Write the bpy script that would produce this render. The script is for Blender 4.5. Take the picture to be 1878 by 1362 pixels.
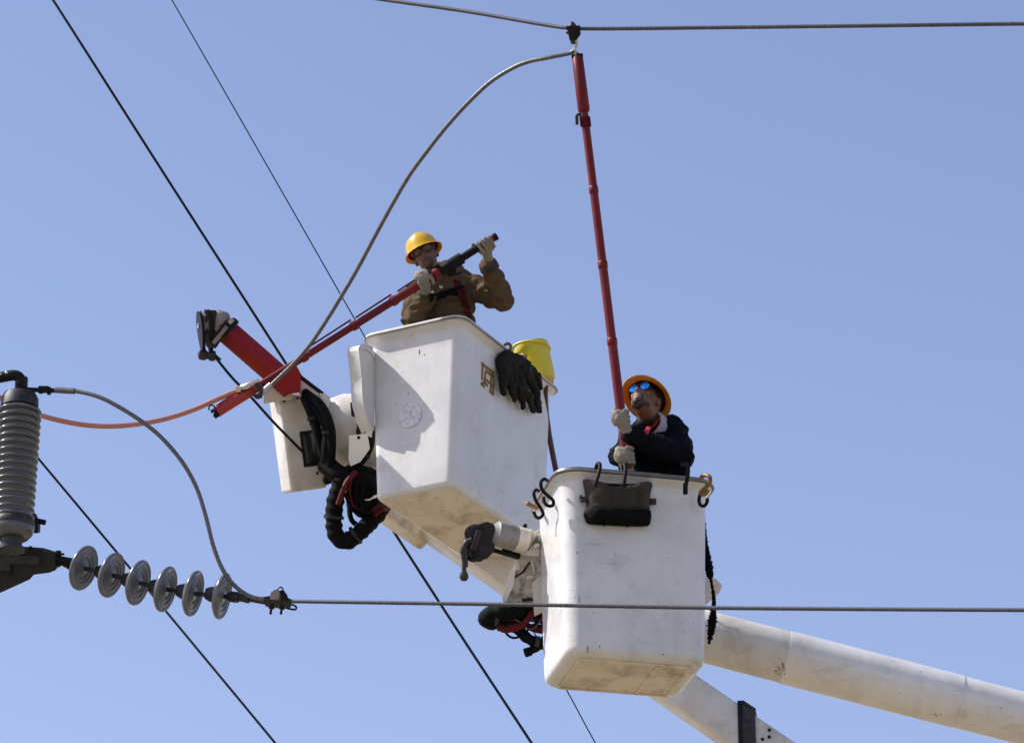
import bpy, bmesh, math, random
import numpy as np
from mathutils import Vector, Matrix, noise
from mathutils.bvhtree import BVHTree

for o in list(bpy.data.objects):
    bpy.data.objects.remove(o)
sc = bpy.context.scene
COL = sc.collection
R = math.radians
random.seed(7)

# ------------------------------------------------------------------ camera, sky, sun, exposure
FPX = 6900.0                       # focal length in photo pixels (photo 1878 x 1362)
PITCH = R(24.0)
CAM = Vector((0, 0, 1.6))
FWD = Vector((0, math.cos(PITCH), math.sin(PITCH)))
UP = Vector((0, -math.sin(PITCH), math.cos(PITCH)))
RIGHT = Vector((1, 0, 0))
cam = bpy.data.cameras.new('camera')
cam.sensor_fit = 'HORIZONTAL'
cam.sensor_width = 36.0
cam.lens = 36.0 * FPX / 1878.0
cam.clip_start = 0.1
cam.clip_end = 3000
camo = bpy.data.objects.new('camera', cam)
camo.location = CAM
camo.rotation_euler = (math.pi / 2 + PITCH, 0, 0)
COL.objects.link(camo)
sc.camera = camo

SUN = Vector((-0.68, 0.035, 0.70)).normalized()     # towards the sun: high on the left
sun_el = math.asin(SUN.z)
sun_az = math.atan2(SUN.x, SUN.y)                    # clockwise from +Y
world = bpy.data.worlds.new('World')
sc.world = world
world.use_nodes = True
wn, wl = world.node_tree.nodes, world.node_tree.links
sky = wn.new('ShaderNodeTexSky')
sky.sky_type = 'NISHITA'
sky.sun_disc = False
sky.sun_elevation = sun_el
sky.sun_rotation = sun_az
sky.altitude = 300
sky.air_density = 1.0
sky.dust_density = 0.8
sky.ozone_density = 1.6
bgn = wn['Background']
tint = wn.new('ShaderNodeMix')
tint.data_type = 'RGBA'
tint.blend_type = 'MULTIPLY'
tint.inputs[0].default_value = 1.0
tint.inputs[7].default_value = (1.13, 0.96, 0.985, 1)
wl.new(sky.outputs['Color'], tint.inputs[6])
wl.new(tint.outputs[2], bgn.inputs['Color'])
bgn.inputs['Strength'].default_value = 0.13

sl = bpy.data.lights.new('sun', 'SUN')
sl.energy = 4.5
sl.angle = R(0.53)
sl.color = (1.0, 0.955, 0.88)
slo = bpy.data.objects.new('sun', sl)
slo.rotation_euler = (-SUN).to_track_quat('-Z', 'Y').to_euler()
slo.location = (0, 0, 40)
COL.objects.link(slo)
sc.view_settings.view_transform = 'Standard'
sc.view_settings.look = 'None'
sc.view_settings.gamma = 1.0
sc.view_settings.use_curve_mapping = False
sc.view_settings.exposure = 0.60


# ------------------------------------------------------------------ helpers
def at(px, py, d):
    """the point that stands d metres deep in front of the camera, seen at photo pixel px, py"""
    return CAM + d * (FWD + (px - 939.0) / FPX * RIGHT + (681.0 - py) / FPX * UP)


def cv(r, u, f):
    return (RIGHT * r + UP * u + FWD * f)


def ray(px, py):
    return (FWD + (px - 939.0) / FPX * RIGHT + (681.0 - py) / FPX * UP).normalized()


def on_plane(px, py, p, n):
    d = ray(px, py)
    t = (p - CAM).dot(n) / d.dot(n)
    return CAM + d * t


def crom(pts, k=8):
    pts = [Vector(p) for p in pts]
    out = []
    n = len(pts)
    for i in range(n - 1):
        p0 = pts[i - 1] if i > 0 else pts[0] * 2 - pts[1]
        p1, p2 = pts[i], pts[i + 1]
        p3 = pts[i + 2] if i + 2 < n else pts[-1] * 2 - pts[-2]
        for j in range(k):
            t = j / k
            out.append(0.5 * ((2 * p1) + (p2 - p0) * t + (2 * p0 - 5 * p1 + 4 * p2 - p3) * t * t
                              + (3 * p1 - p0 - 3 * p2 + p3) * t ** 3))
    out.append(pts[-1])
    return out


def resample(pts, step):
    L = [0.0]
    for a, b in zip(pts, pts[1:]):
        L.append(L[-1] + (b - a).length)
    n = max(2, int(L[-1] / step))
    out = []
    j = 0
    for i in range(n + 1):
        s = L[-1] * i / n
        while j < len(L) - 2 and L[j + 1] < s:
            j += 1
        t = (s - L[j]) / max(1e-9, L[j + 1] - L[j])
        out.append(pts[j].lerp(pts[j + 1], min(1, t)))
    return out


class MB:
    def __init__(self):
        self.v, self.f, self.s = [], [], []

    def add(self, vs, fs, smooth=True):
        b = len(self.v)
        self.v += [Vector(x) for x in vs]
        for f in fs:
            self.f.append([i + b for i in f])
            self.s.append(smooth)
        return self

    def tube(self, pts, r, n=10, caps=True, smooth=True, lobes=0, lobe_amp=0.0, pitch=0.1, flat=None, flatn=None):
        pts = [Vector(p) for p in pts]
        m = len(pts)
        rs = r if isinstance(r, (list, tuple)) else [r] * m
        if len(rs) != m:
            rs = [rs[min(len(rs) - 1, int(i * len(rs) / m))] for i in range(m)]
        vs, fs = [], []
        t0 = (pts[1] - pts[0]).normalized()
        a = flatn.copy() if flatn is not None else (Vector((0, 0, 1)) if abs(t0.z) < 0.9 else Vector((1, 0, 0)))
        nrm = (a - t0 * a.dot(t0)).normalized()
        s = 0.0
        for i, p in enumerate(pts):
            t = (pts[min(i + 1, m - 1)] - pts[max(i - 1, 0)]).normalized()
            nrm = (nrm - t * nrm.dot(t)).normalized()
            b = t.cross(nrm)
            if i:
                s += (p - pts[i - 1]).length
            for k in range(n):
                th = 2 * math.pi * k / n
                rr = rs[i]
                if lobes:
                    rr *= 1 + lobe_amp * math.cos(lobes * (th - 2 * math.pi * s / pitch))
                ca, sa = math.cos(th), math.sin(th)
                if flat:
                    ca *= flat
                vs.append(p + nrm * (ca * rr) + b * (sa * rr))
        for i in range(m - 1):
            for k in range(n):
                fs.append([i * n + k, i * n + (k + 1) % n, (i + 1) * n + (k + 1) % n, (i + 1) * n + k])
        if caps:
            fs.append(list(range(n))[::-1])
            fs.append([(m - 1) * n + k for k in range(n)])
        return self.add(vs, fs, smooth)

    def lathe(self, p0, axis, prof, n=24, smooth=True, ref=None, sq=(1, 1)):
        axis = Vector(axis).normalized()
        a = ref if ref is not None else (Vector((0, 0, 1)) if abs(axis.z) < 0.9 else Vector((1, 0, 0)))
        u = (a - axis * a.dot(axis)).normalized()
        w = axis.cross(u)
        vs, fs = [], []
        for (t, r) in prof:
            for k in range(n):
                th = 2 * math.pi * k / n
                vs.append(Vector(p0) + axis * t + u * (math.cos(th) * r * sq[0]) + w * (math.sin(th) * r * sq[1]))
        m = len(prof)
        for i in range(m - 1):
            for k in range(n):
                fs.append([i * n + k, i * n + (k + 1) % n, (i + 1) * n + (k + 1) % n, (i + 1) * n + k])
        if prof[0][1] > 1e-4:
            fs.append(list(range(n))[::-1])
        if prof[-1][1] > 1e-4:
            fs.append([(m - 1) * n + k for k in range(n)])
        return self.add(vs, fs, smooth)

    def box(self, c, x, y, z):
        """centre and three half-edge vectors"""
        c, x, y, z = Vector(c), Vector(x), Vector(y), Vector(z)
        if x.cross(y).dot(z) < 0:
            x = -x
        vs = [c + x * a + y * b + z * d for d in (-1, 1) for b in (-1, 1) for a in (-1, 1)]
        fs = [[0, 2, 3, 1], [4, 5, 7, 6], [0, 1, 5, 4], [2, 6, 7, 3], [0, 4, 6, 2], [1, 3, 7, 5]]
        return self.add(vs, fs, False)

    def beam(self, p0, p1, up, w, h):
        """bar from p0 to p1, half sizes w (sideways) and h (along up)"""
        p0, p1 = Vector(p0), Vector(p1)
        t = (p1 - p0)
        tn = t.normalized()
        u = (Vector(up) - tn * Vector(up).dot(tn)).normalized()
        s = tn.cross(u)
        return self.box((p0 + p1) / 2, t / 2, s * w, u * h)

    def prism(self, poly, vec, smooth=False):
        poly = [Vector(p) for p in poly]
        n = len(poly)
        vec = Vector(vec)
        nn = Vector()
        for i in range(n):
            nn += poly[i].cross(poly[(i + 1) % n])
        if nn.dot(vec) > 0:
            poly = poly[::-1]
        vs = poly + [p + vec for p in poly]
        fs = [list(range(n)), [n + i for i in range(n)][::-1]]
        for i in range(n):
            j = (i + 1) % n
            fs.append([i, n + i, n + j, j][::-1])
        fs = [f[::-1] for f in fs]
        fs = [f[::-1] for f in fs]
        return self.add(vs, fs, smooth)

    def ell(self, c, x, y, z, n=16, m=10):
        c, x, y, z = Vector(c), Vector(x), Vector(y), Vector(z)
        if x.cross(y).dot(z) < 0:
            x = -x
        vs = [c - z]
        for i in range(1, m):
            ph = -math.pi / 2 + math.pi * i / m
            for k in range(n):
                th = 2 * math.pi * k / n
                vs.append(c + x * (math.cos(ph) * math.cos(th)) + y * (math.cos(ph) * math.sin(th)) + z * math.sin(ph))
        vs.append(c + z)
        fs = []
        for k in range(n):
            fs.append([0, 1 + (k + 1) % n, 1 + k])
            fs.append([len(vs) - 1, 1 + (m - 2) * n + k, 1 + (m - 2) * n + (k + 1) % n])
        for i in range(m - 2):
            for k in range(n):
                a = 1 + i * n + k
                b = 1 + i * n + (k + 1) % n
                fs.append([a, b, b + n, a + n])
        return self.add(vs, fs, True)

    def capsule(self, p0, r0, p1, r1, n=14):
        p0, p1 = Vector(p0), Vector(p1)
        t = p1 - p0
        L = t.length
        prof = []
        for i in range(0, 5):
            a = -math.pi / 2 + (math.pi / 2) * i / 4
            prof.append((math.sin(a) * r0, max(1e-5, math.cos(a) * r0)))
        for i in range(0, 5):
            a = (math.pi / 2) * i / 4
            prof.append((L + math.sin(a) * r1, max(1e-5, math.cos(a) * r1)))
        return self.lathe(p0, t, prof, n)

    def mesh(self, name, off=Vector()):
        me = bpy.data.meshes.new(name)
        me.from_pydata([v - off for v in self.v], [], self.f)
        me.polygons.foreach_set('use_smooth', self.s)
        me.validate()
        me.update()
        return me


OFF = {}


def tag(o, label=None, cat=None, group=None, kind=None):
    if label:
        o['label'] = label
    if cat:
        o['category'] = cat
    if group:
        o['group'] = group
    if kind:
        o['kind'] = kind
    return o


def empty(name, loc, label, cat, group=None):
    o = bpy.data.objects.new(name, None)
    COL.objects.link(o)
    o.empty_display_size = 0.1
    o.location = loc
    OFF[o.name] = Vector(loc)
    return tag(o, label, cat, group)


def obj(name, mb, mat, parent=None, bevel=0.0, seg=2, loc=None):
    """one mesh object; its origin is the parent's base, or loc"""
    off = OFF[parent.name] if parent is not None else Vector(loc) if loc is not None else sum(mb.v, Vector()) / len(mb.v)
    me = mb.mesh(name, off)
    if bevel > 0:
        bm = bmesh.new()
        bm.from_mesh(me)
        bmesh.ops.remove_doubles(bm, verts=bm.verts, dist=1e-5)
        ed = [e for e in bm.edges if len(e.link_faces) == 2 and e.calc_face_angle(0) > 0.5]
        bmesh.ops.bevel(bm, geom=ed, offset=bevel, segments=seg, profile=0.5, affect='EDGES', clamp_overlap=True)
        for f in bm.faces:
            f.smooth = True
        bm.to_mesh(me)
        bm.free()
        try:
            me.set_sharp_from_angle(angle=R(40))
        except Exception:
            pass
    else:
        me.set_sharp_from_angle(angle=R(48))
    return link_mesh(name, me, mat, parent, off)


def link_mesh(name, me, mat, parent, off):
    o = bpy.data.objects.new(name, me)
    COL.objects.link(o)
    mats = mat if isinstance(mat, (list, tuple)) else [mat]
    for m in mats:
        me.materials.append(m)
    OFF[o.name] = off
    if parent is not None:
        o.parent = parent
    else:
        o.location = off
    return o


# ------------------------------------------------------------------ materials
def mat_base(name):
    m = bpy.data.materials.new(name)
    m.use_nodes = True
    nt = m.node_tree
    b = nt.nodes['Principled BSDF']
    return m, nt, b


def N(nt, typ, **kw):
    n = nt.nodes.new(typ)
    for k, v in kw.items():
        if k in n.inputs:
            n.inputs[k].default_value = v
        else:
            setattr(n, k, v)
    return n


def ramp(nt, fac, stops):
    r = nt.nodes.new('ShaderNodeValToRGB')
    e = r.color_ramp.elements
    while len(e) < len(stops):
        e.new(0.5)
    for el, (p, c) in zip(e, stops):
        el.position = p
        el.color = (c[0], c[1], c[2], 1) if isinstance(c, (list, tuple)) else (c, c, c, 1)
    nt.links.new(fac, r.inputs[0])
    return r.outputs[0]


def mixc(nt, fac, a, b):
    m = nt.nodes.new('ShaderNodeMix')
    m.data_type = 'RGBA'
    for sock, val in ((m.inputs[6], a), (m.inputs[7], b)):
        if isinstance(val, (tuple, list)):
            sock.default_value = (*val, 1)
        else:
            nt.links.new(val, sock)
    if isinstance(fac, (int, float)):
        m.inputs[0].default_value = fac
    else:
        nt.links.new(fac, m.inputs[0])
    return m.outputs[2]


def coords(nt, scale=(1, 1, 1)):
    tc = nt.nodes.new('ShaderNodeTexCoord')
    mp = nt.nodes.new('ShaderNodeMapping')
    mp.inputs['Scale'].default_value = scale
    nt.links.new(tc.outputs['Object'], mp.inputs[0])
    return mp.outputs[0]


def nz(nt, scale, detail=4, rough=0.6, vec=None, sc3=(1, 1, 1)):
    n = nt.nodes.new('ShaderNodeTexNoise')
    n.inputs['Scale'].default_value = scale
    n.inputs['Detail'].default_value = detail
    n.inputs['Roughness'].default_value = rough
    nt.links.new(vec if vec is not None else coords(nt, sc3), n.inputs['Vector'])
    return n.outputs['Fac']


def bump(nt, b, h, strength, dist=0.01):
    bp = nt.nodes.new('ShaderNodeBump')
    bp.inputs['Strength'].default_value = strength
    bp.inputs['Distance'].default_value = dist
    nt.links.new(h, bp.inputs['Height'])
    nt.links.new(bp.outputs[0], b.inputs['Normal'])


def simple(name, col, rough=0.5, metal=0.0, var=0.25, scale=18.0, bmp=0.15, spec=None, coat=0.0, sc3=(1, 1, 1)):
    m, nt, b = mat_base(name)
    f = nz(nt, scale, 5, 0.65, sc3=sc3)
    dark = tuple(c * (1 - var) for c in col)
    lite = tuple(min(1, c * (1 + var)) for c in col)
    nt.links.new(ramp(nt, f, [(0.25, dark), (0.75, lite)]), b.inputs['Base Color'])
    b.inputs['Roughness'].default_value = rough
    b.inputs['Metallic'].default_value = metal
    if spec is not None:
        b.inputs['Specular IOR Level'].default_value = spec
    b.inputs['Coat Weight'].default_value = coat
    if bmp:
        bump(nt, b, nz(nt, scale * 4, 4), bmp, 0.004)
    return m


def painted(name, col, dirt, amount=0.5, rough=0.4, speck=0.5, stain=0.0, stain_col=(0.16, 0.10, 0.05), coat=0.0, spec=0.5):
    """worn gloss paint: blotches, vertical run marks, chips and, on demand, brown stains"""
    m, nt, b = mat_base(name)
    blot = ramp(nt, nz(nt, 3.1, 6, 0.62), [(0.42, 0.0), (0.80, 1.0)])
    runs = ramp(nt, nz(nt, 14, 4, 0.55, sc3=(1, 1, 0.10)), [(0.52, 0.0), (0.82, 1.0)])
    fine = ramp(nt, nz(nt, 60, 3, 0.7), [(0.35, 0.0), (0.75, 1.0)])
    a1 = N(nt, 'ShaderNodeMath', operation='MULTIPLY')
    nt.links.new(blot, a1.inputs[0])
    a1.inputs[1].default_value = amount
    a2 = N(nt, 'ShaderNodeMath', operation='MULTIPLY_ADD')
    nt.links.new(runs, a2.inputs[0])
    a2.inputs[1].default_value = amount * 0.55
    nt.links.new(a1.outputs[0], a2.inputs[2])
    a3 = N(nt, 'ShaderNodeMath', operation='MULTIPLY_ADD', use_clamp=True)
    nt.links.new(fine, a3.inputs[0])
    a3.inputs[1].default_value = amount * 0.18
    nt.links.new(a2.outputs[0], a3.inputs[2])
    c = mixc(nt, a3.outputs[0], col, dirt)
    if stain > 0:
        st = ramp(nt, nz(nt, 5.5, 7, 0.7, sc3=(1, 0.6, 1)), [(0.50, 0.0), (0.72, stain)])
        c = mixc(nt, st, c, stain_col)
    if speck > 0:
        vor = N(nt, 'ShaderNodeTexVoronoi', Scale=21.0)
        nt.links.new(coords(nt), vor.inputs['Vector'])
        dot = ramp(nt, vor.outputs['Distance'], [(0.05, 1.0), (0.085, 0.0)])
        gate = ramp(nt, nz(nt, 4.0, 2), [(0.50, 0.0), (0.56, speck)])
        g = N(nt, 'ShaderNodeMath', operation='MULTIPLY')
        nt.links.new(dot, g.inputs[0])
        nt.links.new(gate, g.inputs[1])
        c = mixc(nt, g.outputs[0], c, (0.10, 0.085, 0.07))
        sp = N(nt, 'ShaderNodeMath', operation='MULTIPLY')
        scr = ramp(nt, nz(nt, 26, 3, 0.5, sc3=(1.0, 1.0, 0.16)), [(0.70, 0.0), (0.74, 0.55 * speck)])
        nt.links.new(scr, sp.inputs[0])
        nt.links.new(ramp(nt, nz(nt, 2.3, 3), [(0.5, 0.0), (0.62, 1.0)]), sp.inputs[1])
        c = mixc(nt, sp.outputs[0], c, (0.22, 0.20, 0.18))
        hz_ = N(nt, 'ShaderNodeMath', operation='MULTIPLY')
        nt.links.new(ramp(nt, nz(nt, 11, 4, 0.6, sc3=(0.35, 0.35, 3.2)), [(0.60, 0.0), (0.68, 0.32 * speck)]), hz_.inputs[0])
        nt.links.new(ramp(nt, nz(nt, 3.1, 3), [(0.46, 0.0), (0.60, 1.0)]), hz_.inputs[1])
        c = mixc(nt, hz_.outputs[0], c, tuple(x * 0.55 for x in dirt))
        sm_ = ramp(nt, nz(nt, 7.5, 5, 0.7), [(0.56, 0.0), (0.74, 0.42 * speck)])
        c = mixc(nt, sm_, c, tuple(x * 0.72 for x in dirt))
    nt.links.new(c, b.inputs['Base Color'])
    rr = ramp(nt, nz(nt, 8, 4), [(0.3, max(0.05, rough - 0.10)), (0.8, min(1, rough + 0.22))])
    nt.links.new(rr, b.inputs['Roughness'])
    b.inputs['Coat Weight'].default_value = coat
    b.inputs['Coat Roughness'].default_value = 0.2
    b.inputs['Specular IOR Level'].default_value = spec
    bump(nt, b, nz(nt, 22, 4), 0.10, 0.004)
    return m


M = {}
M['bucket_a'] = painted('white_fibreglass_gloss', (0.63, 0.625, 0.625), (0.46, 0.44, 0.40), 0.5, 0.34, 0.9, coat=0.15)
M['bucket_b'] = painted('white_fibreglass_scuffed', (0.64, 0.635, 0.635), (0.42, 0.40, 0.37), 0.62, 0.27, 1.0, coat=0.3)
M['under'] = painted('stained_white_underside', (0.70, 0.64, 0.55), (0.42, 0.33, 0.23), 0.6, 0.6, 0.5, stain=0.7)
M['boom'] = painted('white_boom_paint', (0.72, 0.715, 0.70), (0.50, 0.44, 0.36), 0.5, 0.28, 0.7, coat=0.4, stain=0.25, stain_col=(0.25, 0.17, 0.10))
M['boom_steel'] = painted('white_steel_paint', (0.62, 0.61, 0.59), (0.45, 0.37, 0.27), 0.6, 0.42, 0.5, stain=0.45, stain_col=(0.22, 0.13, 0.06))
M['rim'] = painted('worn_rim_metal', (0.22, 0.215, 0.215), (0.09, 0.085, 0.085), 1.1, 0.38, 0.9, stain=0.6, stain_col=(0.05, 0.045, 0.045))
M['rim_white'] = painted('white_rim_paint', (0.66, 0.65, 0.63), (0.36, 0.31, 0.25), 0.75, 0.42, 0.9, stain=0.3)
M['white_plastic'] = painted('white_plastic', (0.65, 0.645, 0.64), (0.55, 0.50, 0.44), 0.3, 0.35, 0.3)
M['red'] = painted('red_fibreglass', (0.155, 0.007, 0.012), (0.075, 0.005, 0.008), 0.8, 0.42, 0.8, spec=0.25)
M['red_jib'] = painted('red_jib_paint', (0.26, 0.009, 0.013), (0.14, 0.006, 0.008), 0.7, 0.45, 0.4, spec=0.25)
M['orange_red'] = simple('orange_red_plastic', (0.32, 0.022, 0.012), 0.35, 0, 0.2, 12, 0.05)
M['black'] = simple('black_rubber', (0.006, 0.006, 0.007), 0.6, 0, 0.4, 30, 0.3, 0.15)
M['hose'] = simple('black_braided_hose', (0.004, 0.004, 0.005), 0.75, 0, 0.5, 60, 0.8, 0.10)
M['red_hose'] = simple('red_hose', (0.085, 0.004, 0.006), 0.6, 0, 0.3, 20, 0.1, 0.2)
M['brown_hose'] = simple('maroon_hose', (0.055, 0.017, 0.020), 0.5, 0, 0.3, 20, 0.1)
M['orange_hose'] = simple('salmon_cable_jacket', (0.46, 0.20, 0.145), 0.55, 0, 0.15, 16, 0.1, 0.3)
M['wire'] = simple('weathered_aluminium_wire', (0.075, 0.076, 0.088), 0.55, 0.3, 0.35, 40, 0.2)
M['wire_dark'] = simple('dark_wire', (0.008, 0.008, 0.011), 0.7, 0.0, 0.3, 40, 0.1, 0.15)
M['jumper'] = simple('grey_jumper_cable', (0.115, 0.115, 0.122), 0.45, 0.3, 0.3, 40, 0.2)
M['alu'] = simple('cast_aluminium', (0.42, 0.42, 0.43), 0.38, 0.85, 0.25, 30, 0.3)
M['iron'] = simple('galvanised_iron_dark', (0.038, 0.037, 0.040), 0.5, 0.4, 0.5, 28, 0.4, 0.3)
M['dark_iron'] = simple('blackened_iron', (0.010, 0.010, 0.012), 0.55, 0.2, 0.5, 28, 0.4, 0.2)
M['porcelain'] = simple('grey_porcelain_glaze', (0.115, 0.121, 0.142), 0.26, 0, 0.22, 16, 0.06, 0.4)
M['porcelain_d'] = simple('dark_porcelain_glaze', (0.085, 0.092, 0.108), 0.20, 0, 0.2, 12, 0.05, 0.45)
M['winch'] = simple('grey_winch_casting', (0.018, 0.018, 0.022), 0.45, 0.2, 0.5, 24, 0.4, 0.3)
M['motor'] = painted('flaking_grey_paint', (0.27, 0.26, 0.255), (0.12, 0.09, 0.07), 0.9, 0.5, 0.6, stain=0.8, stain_col=(0.08, 0.05, 0.035))
M['yellow_tag'] = painted('ochre_hook_paint', (0.25, 0.135, 0.015), (0.09, 0.05, 0.018), 0.8, 0.5, 0.0)
M['yellow'] = simple('yellow_vinyl', (0.60, 0.50, 0.02), 0.42, 0, 0.10, 9, 0.25)
M['canvas'] = painted('dirty_canvas', (0.070, 0.058, 0.050), (0.022, 0.019, 0.018), 0.9, 0.9, 0.0, spec=0.08)
M['canvas_d'] = simple('black_canvas', (0.006, 0.006, 0.007), 0.9, 0, 0.5, 26, 0.6, 0.08)
M['leather'] = painted('blackened_leather', (0.018, 0.015, 0.013), (0.005, 0.005, 0.005), 0.9, 0.7, 0.0, spec=0.15)
M['duck'] = painted('brown_duck_cloth', (0.098, 0.066, 0.038), (0.052, 0.034, 0.020), 0.6, 0.9, 0.0, spec=0.1)
M['black_cloth'] = simple('black_cotton', (0.004, 0.0045, 0.008), 0.85, 0, 0.4, 16, 0.4, 0.08)
M['denim'] = simple('dark_denim', (0.03, 0.035, 0.05), 0.9, 0, 0.3, 30, 0.4)
M['boot'] = simple('brown_boot_leather', (0.06, 0.035, 0.02), 0.6, 0, 0.3, 20, 0.2)
M['skin'] = None
M['beard'] = None
M['hair'] = simple('dark_hair', (0.010, 0.008, 0.008), 0.6, 0, 0.4, 60, 0.3, 0.2)
M['glove'] = painted('worn_pale_leather', (0.25, 0.225, 0.185), (0.115, 0.098, 0.078), 0.8, 0.8, 0.0, spec=0.15)
M['collar'] = simple('lavender_grey_cloth', (0.34, 0.31, 0.40), 0.9, 0, 0.2, 24, 0.3)
M['strap_red'] = simple('red_webbing', (0.42, 0.012, 0.03), 0.7, 0, 0.2, 40, 0.3)
M['strap_dark_red'] = simple('maroon_webbing', (0.065, 0.007, 0.012), 0.8, 0, 0.3, 40, 0.3, 0.1)
M['strap_black'] = simple('black_webbing', (0.005, 0.005, 0.006), 0.8, 0, 0.3, 40, 0.3, 0.1)
M['steel'] = simple('bright_steel', (0.62, 0.62, 0.63), 0.22, 0.95, 0.1, 20, 0.05)
M['chip'] = simple('dark_scuff', (0.10, 0.09, 0.08), 0.7, 0, 0.5, 60, 0.2)


def hat_material(name, k0, k1, trc):
    m, nt, b = mat_base(name)
    f = nz(nt, 20, 5)
    nt.links.new(ramp(nt, f, [(0.3, k0), (0.7, k1)]), b.inputs['Base Color'])
    b.inputs['Roughness'].default_value = 0.28
    b.inputs['Coat Weight'].default_value = 0.3
    tr = nt.nodes.new('ShaderNodeBsdfTranslucent')
    tr.inputs['Color'].default_value = (*trc, 1)
    mx = nt.nodes.new('ShaderNodeMixShader')
    mx.inputs[0].default_value = 0.28
    nt.links.new(b.outputs[0], mx.inputs[1])
    nt.links.new(tr.outputs[0], mx.inputs[2])
    nt.links.new(mx.outputs[0], nt.nodes['Material Output'].inputs['Surface'])
    return m


M['hat'] = hat_material('yellow_hat_plastic', (0.74, 0.48, 0.020), (0.84, 0.57, 0.028), (0.75, 0.24, 0.01))
M['hat_b'] = hat_material('orange_yellow_hat_plastic', (0.56, 0.26, 0.012), (0.66, 0.32, 0.018), (0.62, 0.17, 0.008))


def skin_material(name, col, beard_col):
    m, nt, b = mat_base(name)
    f = nz(nt, 30, 4)
    base = ramp(nt, f, [(0.3, tuple(c * .85 for c in col)), (0.7, tuple(c * 1.12 for c in col))])

    def attr(n):
        a = nt.nodes.new('ShaderNodeAttribute')
        a.attribute_name = n
        return a.outputs['Fac']
    c = mixc(nt, attr('lip_mask'), base, (col[0] * .75, col[1] * .52, col[2] * .52))
    br = N(nt, 'ShaderNodeMath', operation='MULTIPLY', use_clamp=True)
    nt.links.new(attr('beard_shade_mask'), br.inputs[0])
    nt.links.new(ramp(nt, nz(nt, 160, 3, 0.7), [(0.25, 0.55), (0.6, 1.0)]), br.inputs[1])
    c = mixc(nt, br.outputs[0], c, beard_col)
    nt.links.new(c, b.inputs['Base Color'])
    b.inputs['Roughness'].default_value = 0.5
    b.inputs['Specular IOR Level'].default_value = 0.3
    bump(nt, b, nz(nt, 120, 4), 0.15, 0.003)
    return m


M['skin_a'] = skin_material('ruddy_skin', (0.14, 0.068, 0.048), (0.018, 0.014, 0.011))
M['skin_b'] = skin_material('tanned_skin', (0.155, 0.080, 0.058), (0.012, 0.015, 0.013))


def lens_material(name, col, metal, rough, alpha=1.0):
    m, nt, b = mat_base(name)
    b.inputs['Base Color'].default_value = (*col, 1)
    b.inputs['Metallic'].default_value = metal
    b.inputs['Roughness'].default_value = rough
    b.inputs['Alpha'].default_value = alpha
    return m


M['mirror'] = lens_material('blue_mirror_lens', (0.03, 0.30, 0.95), 0.55, 0.22)
M['clear'] = lens_material('clear_lens', (0.30, 0.31, 0.32), 0.0, 0.05, 0.12)


def seal_material():
    m, nt, b = mat_base('faded_round_seal')
    f = nz(nt, 48, 4, 0.7)
    g = ramp(nt, f, [(0.36, (0.44, 0.44, 0.44)), (0.60, (0.70, 0.695, 0.69))])
    nt.links.new(g, b.inputs['Base Color'])
    b.inputs['Roughness'].default_value = 0.5
    return m


M['seal'] = seal_material()


def ground_material():
    m, nt, b = mat_base('dry_grass_and_dirt')
    f = nz(nt, 0.35, 8, 0.65)
    g = ramp(nt, f, [(0.3, (0.20, 0.155, 0.10)), (0.5, (0.25, 0.20, 0.13)), (0.7, (0.16, 0.155, 0.08))])
    nt.links.new(g, b.inputs['Base Color'])
    b.inputs['Roughness'].default_value = 0.95
    bump(nt, b, nz(nt, 6, 8, 0.7), 0.6, 0.05)
    return m


M['ground'] = ground_material()

# ------------------------------------------------------------------ ground (below the frame, lights the undersides)
g = MB()
gn = 24
ext = 900.0
gv = [(-ext + 2 * ext * i / gn, -ext + 2 * ext * j / gn, 0.0) for j in range(gn + 1) for i in range(gn + 1)]
gf = [[j * (gn + 1) + i, j * (gn + 1) + i + 1, (j + 1) * (gn + 1) + i + 1, (j + 1) * (gn + 1) + i] for j in range(gn) for i in range(gn)]
g.add(gv, gf, False)
tag(obj('ground', g, M['ground'], loc=(0, 0, 0)), kind='structure')


# ------------------------------------------------------------------ buckets
def rrect(L, W, r, k=6):
    pts = []
    for (sx, sy, a0) in ((1, 1, 0), (-1, 1, 90), (-1, -1, 180), (1, -1, 270)):
        cx, cy = sx * (L / 2 - r), sy * (W / 2 - r)
        for i in range(k + 1):
            a = R(a0 + 90 * i / k)
            pts.append((cx + r * math.cos(a), cy + r * math.sin(a)))
    return pts


class Frame:
    def __init__(self, loc, rz):
        self.o = Vector(loc)
        self.m = Matrix.Rotation(rz, 3, 'Z')

    def w(self, x, y, z):
        return self.o + self.m @ Vector((x, y, z))

    def d(self, x, y, z):
        return self.m @ Vector((x, y, z))


def loft(mb, fr, rings, k=6, close0=True, close1=True):
    n = 4 * (k + 1)
    vs, fs = [], []
    for (L, W, r, z) in rings:
        for (x, y) in rrect(L, W, r, k):
            vs.append(fr.w(x, y, z))
    m = len(rings)
    for i in range(m - 1):
        for j in range(n):
            fs.append([i * n + j, i * n + (j + 1) % n, (i + 1) * n + (j + 1) % n, (i + 1) * n + j])
    if close0:
        fs.append(list(range(n))[::-1])
    if close1:
        fs.append([(m - 1) * n + j for j in range(n)])
    return mb.add(vs, fs, True)


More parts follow.
